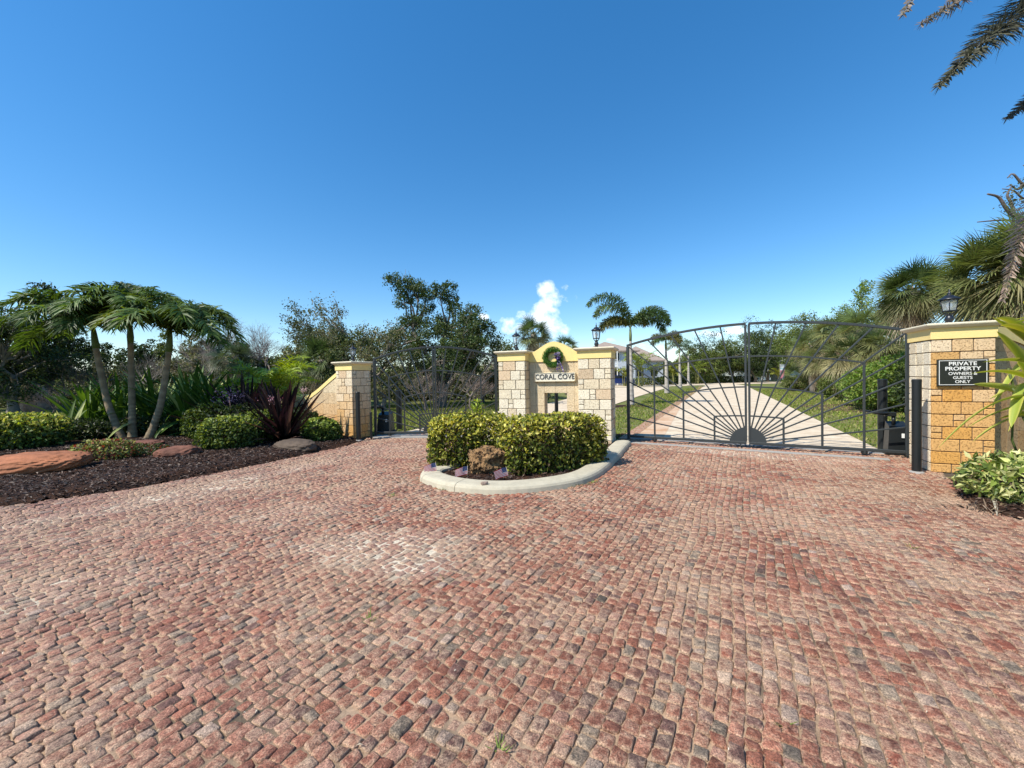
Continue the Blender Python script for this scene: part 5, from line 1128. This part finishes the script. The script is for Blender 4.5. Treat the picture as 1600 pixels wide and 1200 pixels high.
bare_tree('bare_tree', 'bare spreading branches right of the palm behind the entrance wall', X_(852, 27.5), 27.5, 4.7, 236, .6, .10, (.30, .25, .2), 5)
broad_tree('scrub_oak', 'low green scrub below the bare tree behind the wall lantern', 'tree', X_(800, 24), 24, Z_(800, 548, 24), 1.9, .3, 16, 4200, .15, OLIVE, .12, 237, .4)
sabal('fan_palm', 'bushy fan palm behind the arch of the entrance wall', X_(835, 27), 27, Z_(835, 522, 27), .80, 241, 40, 18)
sabal('fan_palm', 'small fan palm top showing right of the yellow arch', X_(886, 34), 34, Z_(886, 542, 34), .75, 242, 32, 6)
sabal('fan_palm', 'fan palm between the bright palm and the small pillar', X_(505, 21), 21, Z_(505, 562, 21), 0.85, 243, 42, 12, pal=((.05, .08, .025), (.07, .10, .035), (.10, .13, .05), (.16, .17, .09)))
sabal('fan_palm', 'low fan palm in the dim woods behind the lilies', X_(360, 26), 26, Z_(360, 560, 26), 0.85, 244, 30, 8, pal=((.05, .07, .03), (.08, .10, .04)))
sabal('fan_palm', 'lower fan palm clump left of the bright feathery palm', X_(472, 22), 22, Z_(472, 590, 22), 0.8, 245, 34, 8)
# far left
broad_tree('evergreen_tree', 'very dark tall tree at the far left edge of the picture', 'tree', X_(18, 23), 23, Z_(18, 470, 23), 3.0, .2, 30, 15000, .17, DARK, .25, 251, .5, lumps=[(X_(75, 23)-X_(18, 23), 0, Z_(75, 452, 23)), (X_(60, 23)-X_(18, 23), 0, Z_(60, 470, 23)), (X_(88, 23)-X_(18, 23), 0, Z_(88, 470, 23))])
broad_tree('evergreen_tree', 'dark tree right of the darkest tree at far left', 'tree', X_(75, 26), 26, Z_(75, 490, 26), 2.6, .2, 26, 11000, .17, DARK, .2, 252, .5)
broad_tree('evergreen_tree', 'dark tree outside the left edge', 'tree', X_(-80, 24), 24, Z_(-60, 460, 24), 4, .2, 30, 9000, .2, DARK, .25, 253, .5)
wood = [(120, 38, 538, 3.0, OLIVE, 'low olive tree seen left of the leaning palm trunk'), (165, 44, 532, 3.2, DARK, 'low dark tree seen between hedge and leaning trunk'), (215, 40, 532, 3.0, DARK, 'dark tree seen through the palm trunks'), (262, 42, 514, 3.4, GREEN, 'green tree seen right of the palm trunks'),
        (310, 40, 520, 3.0, OLIVE, 'olive tree behind the tall lilies'), (345, 36, 514, 3.0, OLIVE, 'brownish olive tree below the bare twiggy tree'), (390, 38, 532, 3.0, DARK, 'dark tree behind the bright feathery palm'), (440, 40, 538, 3.0, GREEN, 'green tree right behind the bright feathery palm'),
        (490, 36, 524, 3.2, OLIVE, 'olive tree behind the fan palm by the wing wall'), (60, 36, 532, 3.2, OLIVE, 'olive tree under the far left dark tree')]
for i, (px, Y, py, rad, pal, lb) in enumerate(wood):
    broad_tree('woodland_tree', lb, 'tree', X_(px, Y), Y, Z_(px, py, Y), rad, .2, 22, 5200, .26, pal, .16, 260+i, .5, group='woods beyond the left lawn', twigs=False)
bare_tree('bare_tree', 'bare rounded tree on the skyline above the bright feathery palm', X_(412, 36), 36, 7.6, 281, .42, .15, (.20, .165, .15), 6)
bare_tree('bare_tree', 'bare brown tree on the skyline left of the other bare one', X_(362, 38), 38, 7.2, 282, .42, .14, (.22, .17, .15), 6)
bare_tree('bare_tree', 'bare tree seen between the right palm trunk and lilies', X_(318, 34), 34, 6.4, 283, .5, .12, (.26, .22, .19), 6)
bare_tree('bare_tree', 'thin bare tree seen left of the leaning palm trunk', X_(98, 26), 26, 3.9, 284, .6, .09, (.13, .11, .10), 6)
bare_tree('bare_tree', 'thin bare tree framed by the palm trunks', X_(238, 33), 33, 4.9, 285, .55, .09, (.2, .17, .14), 5)
rock('earth_mound', 'pinkish brown mound at the lawn edge below the dark tree', X_(53, 24), 24, (1.2, .9, 1.9), .3, 38, (.40, .24, .17), .2, 0, 4, cat='mound')
bare_tree('bare_shrub', 'small leafless shrub on the left lawn', X_(74, 18.5), 18.5, 1.7, 286, .8, .04, (.12, .09, .08), 5)
# foxtail palms along the drive
def foxtail(label, px, pyb, crown_px, crown_py, Y, fr, seed, r=.14, L=1.5, nl=52, group='feathery palms along the driveway'):
    x = X_(px, Y); rg = np.random.default_rng(seed); t = thing('foxtail_palm', label, 'palm tree', (x, Y, -.06), 0, group); tp = np.array((X_(crown_px, Y)-x, 0, Z_(crown_px, crown_py, Y)+.06))
    P = np.array([(tp[0]*s, 0, tp[2]*s) for s in np.linspace(0, 1, 9)]); rr = np.array([1.35, 1.15, 1.0, .92, .85, .75, .62, .55, .5])*r
    tb = MB(); ring_trunk(tb, P, rr, (.40, .36, .31), 40, (.30, .27, .23)); tb.build('trunk', MT['bark'], t)
    cs = MB(); cs.tube([tp, tp+(0, 0, .3), tp+(0, 0, .8)], [r*.55, r*.6, r*.3], 9, (.22, .27, .12)); cs.build('crownshaft', MT['leaf'], t); mb = MB()
    for (az, el, Ls, dr) in fr:
        frond(mb, arc_path(tp+(0, 0, .7), math.radians(az), math.radians(el), L*Ls, math.radians(dr), 12), .44, nl, [(.07, .12, .03), (.10, .14, .03), (.05, .09, .025), (.14, .14, .04)][rg.integers(4)], rg, w=.034, droop=.35, plume=1, fwdt=.45, rr=.02, rnd=.3, colj=.3)
    mb.build('fronds', MT['leaf'], t)
foxtail('tallest feathery palm with drooping plumes just beyond the wide gate', 986, 631, 986, 533, 21, [(180, 89, 2.35, 168), (186, 80, 1.9, 175), (178, 50, 1.35, 150), (2, 68, 1.9, 165), (8, 50, 1.6, 150), (-15, 60, 1.7, 160), (150, 60, 1.1, 140), (40, 60, 1.3, 140)], 301, .13, 1.5, 70)
foxtail('second feathery palm along the driveway edge', 1042, 613, 1041, 545, 33, [(180, 60, 1.0, 150), (150, 30, .9, 120), (0, 62, 1.1, 150), (20, 35, 1, 120), (-30, 40, 1, 130), (90, 80, 1.0, 80), (210, 35, .9, 110), (330, 70, .9, 120)], 302, .16, 1.5, 34)
foxtail('third feathery palm along the driveway edge', 1063, 604, 1062, 552, 46, [(180, 60, 1.0, 120), (0, 62, 1.1, 120), (20, 35, 1, 100), (150, 35, 1, 130), (90, 80, 1.0, 60), (240, 60, 1, 100)], 303, .16, 1.7, 26)
foxtail('farthest feathery palm along the driveway edge', 1076, 600, 1076, 556, 54, [(180, 60, 1.0, 120), (0, 62, 1.1, 120), (30, 35, 1, 100), (150, 35, 1, 130), (90, 80, 1.2, 60)], 304, .16, 1.9, 26)
# garden palms in front of the far house
arl = [(977, 56, 2.6, 'yellowish garden palm by the blue car'), (1002, 54, 4.2, 'large yellow green garden palm before the far house'), (1022, 58, 3.0, 'garden palm right of the large one by the far house'), (1052, 60, 2.8, 'grey green garden palm behind the second driveway palm'),
       (1088, 62, 3.4, 'yellow tipped garden palm near the end of the drive'), (1100, 70, 3.0, 'reddish garden palm near the end of the drive'), (1216, 62, 2.0, 'small bright palm before the low grey building')]
for i, (px, Y, h, lb) in enumerate(arl): areca('garden_palm', lb, X_(px, Y), Y, h*1.25, 310+i, 20, h*.75, [(.22, .24, .04), (.17, .22, .04), (.12, .15, .05)][i % 3], h*.16, .10, 'garden palms by the far houses', 4, 18)
for i, (px, Y, w, h, lb) in enumerate([(1012, 60, 4, 1.1, 'low hedge in front of the far house'), (1050, 62, 3, 1.3, 'low hedge behind the second driveway palm'), (1115, 66, 4.5, 1.2, 'dark low hedge under the far oaks'), (1150, 66, 3.5, 1.1, 'dark low hedge left of the gate centre post'), (1082, 63, 3, 1.6, 'bushy hedge near the drive end')]):
    shrub('garden_hedge', lb, X_(px, Y), Y, (w, .8, h), 0, 2200, .22, GREEN if i % 2 == 0 else DARK, 330+i, 3, 'hedge', stems=3, group='hedges by the far houses')
far = [(1098, 66, 540, 4.0, GREEN, 'oak behind the third driveway palm'), (1122, 68, 520, 4.5, DARK, 'dark oak left of the gate centre post'), (1145, 66, 530, 3.8, GREEN, 'green oak directly left of the gate centre post'), (1172, 72, 512, 4.5, GREEN, 'green oak behind the gate centre post'), (1200, 70, 503, 5.0, DARK, 'dark oak above the low grey building'), (1228, 66, 508, 4.4, GREEN, 'green oak right of the low grey building'),
       (1262, 50, 481, 4.2, GREEN, 'round topped oak on the skyline above the wide gate'), (1298, 40, 492, 3.4, LIGHT, 'light green tree behind the fan palm thicket'), (1340, 30, 462, 2.9, LIGHT, 'light green tree with a spiky top left of the tall fan palm'), (1372, 26, 482, 2.0, GREEN, 'green tree behind the tall fan palm'), (1075, 75, 556, 4, DARK, 'low dark tree beyond the driveway end'), (1180, 64, 545, 2.4, DARK, 'dark small tree before the low grey building')]
for i, (px, Y, py, rad, pal, lb) in enumerate(far):
    broad_tree('roadside_oak', lb, 'tree', X_(px, Y), Y, Z_(px, py-4, Y), rad+(.9 if Y > 60 else .3), .9 if Y > 60 else .4, 30, 12500, .22 if Y > 45 else .15, pal, .22, 340+i, .42, group='trees at the end of the drive', twigs=Y < 45,
               lumps=[(X_(1352, 30)-X_(1340, 30), 0, Z_(1352, 447, 30)), (X_(1346, 30)-X_(1340, 30), 0, Z_(1346, 458, 30))] if i == 8 else None)
# fan palm thicket
SP = ((.13, .17, .055), (.17, .20, .07), (.22, .23, .09), (.28, .25, .12))
for i, (px, Y, py, L, nd, lb) in enumerate([(1305, 26, 520, .95, 26, 'tall fan palm with dead skirt in the thicket behind the gate'), (1345, 23, 515, .85, 22, 'fan palm right of the skirted one in the thicket'), (1270, 31, 540, 1.0, 20, 'fan palm at the left edge of the thicket'), (1325, 21, 556, .8, 24, 'lower fan palm with pale dead leaves in the thicket'), (1285, 27, 563, .85, 22, 'low fan palm with hanging dead leaves in the thicket'), (1378, 20, 540, .8, 14, 'fan palm behind the bollard bushes'), (1246, 33, 590, .75, 4, 'small saw palmetto at the lawn edge')]):
    sabal('fan_palm' if py < 580 else 'saw_palmetto', lb, X_(px, Y), Y, max(.5, Z_(px, py, Y)), L, 360+i, 44 if py < 580 else 22, nd, pal=SP)
sabal('fan_palm', 'large round crowned fan palm left of the pillar lantern', X_(1425, 14), 14, Z_(1425, 455, 14), 0.68, 371, 80, 34, .17, ((.08, .12, .035), (.09, .135, .04), (.13, .165, .055), (.20, .20, .09)), lo=-.7)
sabal('fan_palm', 'big fan palm right of the pillar lantern with hanging dead leaves', X_(1565, 11.5), 11.5, Z_(1565, 430, 11.5), 0.95, 372, 84, 34, .2, ((.12, .155, .04), (.14, .175, .05), (.18, .20, .07), (.24, .23, .10)), lo=-.8)
sabal('fan_palm', 'fan palm cut by the right edge behind the wing wall', X_(1640, 10.5), 10.5, Z_(1640, 400, 10.5), 0.95, 373, 60, 26, .2, ((.12, .15, .04), (.17, .19, .07), (.25, .23, .11)), lo=-.7)
for i, (px, Y, a, h, pal, lb) in enumerate([(1368, 17.5, 1.3, 1.7, LIGHT, 'bright green bush at the left of the bollard bushes'), (1385, 15.8, 1.5, 1.95, LIGHT, 'bright green bush behind the inner bollard'), (1425, 15, 1.4, 2.3, LIGHT, 'tall green bush behind the orange pillar edge'), (1325, 24, 1.6, 1.5, GREEN, 'low green bush under the fan palm thicket'), (1490, 12, 1.6, 2.2, DARK, 'dark bush behind the orange pillar'), (1600, 10.2, 1.4, 2.2, DARK, 'dark bush behind the wing wall at right'), (1262, 33, 2.2, 1.4, GREEN, 'low bush at the far lawn edge')]):
    shrub('wild_bush', lb, X_(px, Y), Y, (a, 1.1, h), 0, 6000, .12, pal, 380+i, 2.2, stems=8, group='bushes at the edge of the right lawn')
# dead feather palm whose fronds hang into the upper right corner
dp = thing('date_palm', 'feather palm outside the right edge whose brown fronds hang in at the top', 'palm tree', (X_(1760, 6.6), 6.6, 0)); DP = np.array(dp.location); hub = np.array((0, 0, 6.6))
mb = MB(); mb.tube(curved((0, 0, -.1), hub, .01, rg, 10), .2, 12, (.2, .15, .11)); mb.build('trunk', MT['bark'], dp)
mb = MB(); rg = np.random.default_rng(55)
def hang(pts, Y, ll, nl, col, w=.02, rr=.010, droop=.2, **k):
    P = smooth_line([tuple(hub)]+[tuple(at(x, y, Y+dy)-DP) for (x, y, dy) in pts], 6); frond(mb, P, ll, nl, col, rg, w=w, rr=rr, droop=droop, rac=(.26, .22, .13), fwdt=.75, vee=.15, plume=1, colj=.3, prof=lambda u: np.clip(np.minimum(u*3, (1.04-u)*2.2), .22, 1), **k)
HW = .026
hang([(1655, -25, -.2), (1600, 18, -.5), (1540, 62, -.8), (1465, 136, -1.0)], 6.4, .46, 170, (.075, .075, .05), HW)
hang([(1640, -120, -.3), (1560, -60, -.6), (1500, -2, -.8), (1438, 38, -1.0)], 6.4, .40, 110, (.17, .14, .10), .028)
hang([(1580, -160, -.2), (1500, -100, -.5), (1440, -30, -.6), (1411, 24, -.7)], 6.4, .38, 110, (.2, .17, .13), .028)
hang([(1700, 90, 0), (1640, 140, -.2), (1600, 165, -.3), (1572, 186, -.4)], 6.4, .32, 90, (.10, .09, .07), .03)
hang([(1720, 180, 0), (1655, 270, -.1), (1600, 360, -.1), (1566, 470, 0)], 6.5, .34, 90, (.34, .25, .19), .02)
hang([(1740, 250, 0), (1690, 330, -.1), (1640, 420, -.1), (1600, 500, 0)], 6.7, .34, 90, (.30, .23, .16), .02)
for k in range(9):
    a = rg.uniform(-.25, 1.0); P = arc_path(hub, a, rg.uniform(.4, 1.3), 2.6, 1.9, 12); frond(mb, P, .4, 60, (.12, .14, .06), rg, w=.025)
mb.build('fronds', MT['leafdull'], dp)
# dead tree branches at the right edge
dt = thing('dead_tree', 'dead grey tree with crooked branches above the right hand fan palms', 'tree', (X_(1650, 12.5), 12.5, 0)); DT = np.array(dt.location); mb = MB()
def limb(pts, r0, r1): mb.tube(smooth_line([tuple(at(x, y, 12.5)-DT) for x, y in pts], 5), np.linspace(r0, r1, (len(pts)-1)*5+1), 7, (.14, .11, .10))
mb.tube([(0, 0, -.1), (0, 0, 2), at(1650, 350, 12.5)-DT], [.22, .18, .12], 9, (.14, .11, .10))
limb([(1650, 350), (1615, 345), (1585, 337), (1572, 325), (1560, 308), (1543, 303)], .09, .025); limb([(1640, 350), (1600, 346), (1565, 344), (1527, 347)], .05, .015)
limb([(1650, 360), (1640, 320), (1620, 300), (1598, 288), (1583, 272), (1574, 278)], .07, .015); limb([(1620, 300), (1600, 310), (1584, 298), (1566, 295)], .04, .012); limb([(1640, 320), (1625, 285), (1604, 262), (1599, 258)], .04, .012); limb([(1598, 288), (1590, 296), (1580, 290), (1572, 292)], .03, .01)
limb([(1585, 337), (1580, 318), (1574, 305), (1580, 292)], .05, .02)
mb.build('branches', MT['bark'], dt)
lb_ = MB(); P = np.vstack([at(px, py, 12.4)-DT+rg.normal(size=(60, 3))*np.array((.12, .12, .2)) for px, py in ((1590, 300), (1577, 310), (1580, 320), (1600, 290), (1612, 320))]); leaf_quads(lb_, P, .08, pick(OLIVE, len(P), rg), rg); lb_.build('crown', MT['leaf'], dt)
# far tree line closing the horizon
rg = np.random.default_rng(77); n = 42000; xs = rg.uniform(-170, 190, n); ys = 92+rg.normal(0, 5, n); top = 4.2+1.3*vnoise(xs[:, None]*np.ones((1, 2)), 3, .12)+.7*vnoise(xs[:, None]*np.ones((1, 2)), 4, .6); zz = top*rg.uniform(0, 1, n)**.7
mb = MB(); leaf_quads(mb, np.column_stack([xs, ys, zz]), .9, pick(GREEN+OLIVE+DARK, n, rg), rg); tag(mb.build('distant_woods', MT['leafdull']), kind='stuff')
# ============================================================ FAR HOUSES, CAR
MT['roof'] = mat('roof_shingle', (.30, .235, .19), rough=.9, noise=.15, nscale=2); MT['house'] = mat('house_paint', (.52, .56, .60), rough=.8, noise=.04); MT['win'] = mat('dark_window', (.02, .025, .03), rough=.2)
MT['hgrey'] = mat('house_grey', (.36, .39, .38), rough=.8, noise=.05)
def hip(mb, x0, x1, y0, y1, z, h, ov=.6, th=.18):
    x0 -= ov; x1 += ov; y0 -= ov; y1 += ov; r = (y1-y0)/2; ym = (y0+y1)/2; a, b = x0+min(r, (x1-x0)/2*.98), x1-min(r, (x1-x0)/2*.98)
    V = [(x0, y0, z), (x1, y0, z), (x1, y1, z), (x0, y1, z), (a, ym, z+h), (b, ym, z+h), (x0, y0, z-th), (x1, y0, z-th), (x1, y1, z-th), (x0, y1, z-th)]
    mb.faces(V, [[0, 1, 5, 4], [1, 2, 5], [2, 3, 4, 5], [3, 0, 4], [6, 7, 1, 0], [7, 8, 2, 1], [8, 9, 3, 2], [9, 6, 0, 3], [9, 8, 7, 6]])
hx = X_(975, 62)
hs = thing('house', 'two storey pale house with a brown hipped roof beyond the palms', 'house', (hx, 62, 0)); 
mb = MB(); mb.box((-2.0, 4, 2.6), (7.6, 8, 5.4)); mb.box((4.0, 5.5, 1.8), (5.4, 8, 3.9)); mb.build('walls', MT['house'], hs)
mb = MB(); hip(mb, -5.8, 1.8, 0, 8, 5.35, 1.75); hip(mb, .5, 6.7, 1.5, 9.5, 3.8, 2.6, .5); mb.build('roof', MT['roof'], hs)
for (x, z, w, h, y) in ((-1.3, 4.4, 1.2, 1.2, -.02), (.9, 4.5, 1.3, 1.3, -.02), (-4.0, 4.2, 1.4, 1.3, -.02), (3.0, 2.0, 1.1, 1.4, 1.48), (5.2, 2.0, 1.0, 1.4, 1.48), (-1.5, 1.6, 1.6, 1.8, -.02)):
    mb = MB(); mb.box((x, y, z), (w+.2, .06, h+.2)); f = mb.build('window', MT['paintwhite'], hs); mb = MB(); mb.box((x, y-.04, z), (w, .04, h)); mb.build('pane', MT['win'], f)
mb = MB()
for z in (3.0, 3.35, 3.9): mb.box((-2.8, -1.1, z), (3.2, .08, .08))
mb.box((-2.8, -.6, 2.85), (3.3, 1.2, .15))
for x in (-4.3, -3.3, -2.3, -1.3): mb.box((x, -1.1, 2.6), (.12, .12, 5.2))
mb.build('balcony', MT['paintwhite'], hs)
h2x = X_(1188, 78); h2 = thing('low_building', 'low grey building with white columns at the far end of the drive', 'house', (h2x, 78, 0))
mb = MB(); mb.box((0, 3, 1.9), (9, 6, 3.8)); mb.box((-2.2, -.2, .35), (4.4, .5, .9)); mb.build('walls', MT['hgrey'], h2); mb = MB(); hip(mb, -4.5, 4.5, -.6, 6, 3.55, 1.2, .5); mb.build('roof', MT['hgrey'], h2)
mb = MB(); mb.box((-1.6, -.05, 1.9), (3.0, .1, 2.4)); mb.build('door_opening', MT['win'], h2); mb = MB(); mb.box((3.0, -.05, 1.3), (2.4, .1, 2.4)); mb.build('door_opening', MT['win'], h2)
for x in (-3.4, .3, 1.3): mb = MB(); mb.box((x, -.35, 1.8), (.45, .4, 3.5), bev=.03); mb.box((x, -.35, .3), (.7, .6, .5), bev=.03); mb.box((x, -.35, 3.4), (.65, .55, .3), bev=.03); mb.build('column', MT['paintwhite'], h2)
h3 = thing('carport_house', 'long blue grey roofed house right of the white columns', 'house', (X_(1222, 80), 80, 0)); mb = MB(); mb.box((0, 2, 1.1), (7, 5, 2.2)); mb.build('walls', MT['hgrey'], h3); mb = MB(); hip(mb, -3.5, 3.5, -.5, 4.5, 2.4, .9); mb.build('roof', mat('blue_roof', (.16, .20, .27), rough=.7), h3)
mb = MB(); mb.box((-1.5, -.55, 1.0), (2.6, .08, 1.6)); mb.build('door_opening', MT['win'], h3)
h4 = thing('porch_house', 'grey green house glimpsed under the oaks left of the gate centre', 'house', (X_(1122, 84), 84, 0)); mb = MB(); mb.box((0, 3, 2.0), (11, 6, 4.0)); mb.build('walls', MT['hgrey'], h4); mb = MB(); hip(mb, -5.5, 5.5, 0, 6, 4.1, 1.8); mb.build('roof', MT['roof'], h4)
for x in (-3.6, -2.2, 1.6, 3.4): mb = MB(); mb.box((x, -.06, 1.9), (1.3, .1, 2.2)); f = mb.build('window', MT['paintwhite'], h4); mb = MB(); mb.box((x, -.13, 1.9), (1.0, .04, 1.9)); mb.build('pane', MT['win'], f)
# blue car
car = thing('parked_car', 'dark blue car parked by the far house, beside the entrance wall pier', 'car', (X_(966, 58), 58, 0), .1); MT['blue'] = mat('car_paint', (.01, .03, .16), rough=.25, coat=1)
mb = MB(); mb.prism([(-2.1, .35), (2.1, .35), (2.15, .8), (1.9, 1.0), (1.0, 1.08), (.5, 1.5), (-1.1, 1.52), (-1.8, 1.1), (-2.15, .95)], -.85, .85, lambda x, z, y: (x, y, z)); mb.build('body', MT['blue'], car, fixn=True)
for s in (-.86, .86): mb = MB(); mb.prism([(.85, 1.08), (.45, 1.42), (-1.0, 1.44), (-1.5, 1.1)], s-.01, s+.01, lambda x, z, y: (x, y, z)); mb.build('window', MT['win'], car, fixn=True)
for x in (-1.35, 1.35):
    for s in (-.8, .8): mb = MB(); mb.tube([(x, s-.1, .33), (x, s+.1, .33)], [.33, .33], 16, smooth=False); w_ = mb.build('wheel', MT['black'], car); mb = MB(); mb.tube([(x, s-.11, .33), (x, s+.11, .33)], [.18, .18], 12, (.4, .4, .4)); mb.build('rim', MT['attr'], w_)
for s in (-.6, .6): mb = MB(); mb.box((2.13, s, .8), (.06, .3, .14)); mb.build('headlight', MT['bulb'], car)
gf = thing('garden_flag', 'small white and pink garden banner on a thin post by the far lawn', 'flag', (*gr(1219, 603), 0)); mb = MB(); mb.tube([(0, 0, 0), (0, 0, 2.5)], .025, 6, (.3, .28, .25)); mb.tube([(0, 0, 2.45), (.6, 0, 2.45)], .02, 6, (.3, .28, .25)); mb.build('post', MT['attr'], gf)
mb = MB()
for i in range(12):
    z0, z1 = 2.42-i*.13, 2.42-(i+1)*.13; c = (.72, .72, .72) if i < 3 else ((.3, .52, .55) if i == 3 else ((.7, .7, .72) if i == 4 else (.62, .22, .28))); n_ = .5*(1-(max(0, i-8))*.16); mb.add([(.02, .03*math.sin(i), z1), (n_, .03*math.sin(i+1), z1), (n_, .03*math.sin(i), z0), (.02, .03*math.sin(i-1), z0)], np.array([[0, 1, 2, 3]]), c)
mb.build('cloth', MT['flag'], gf)
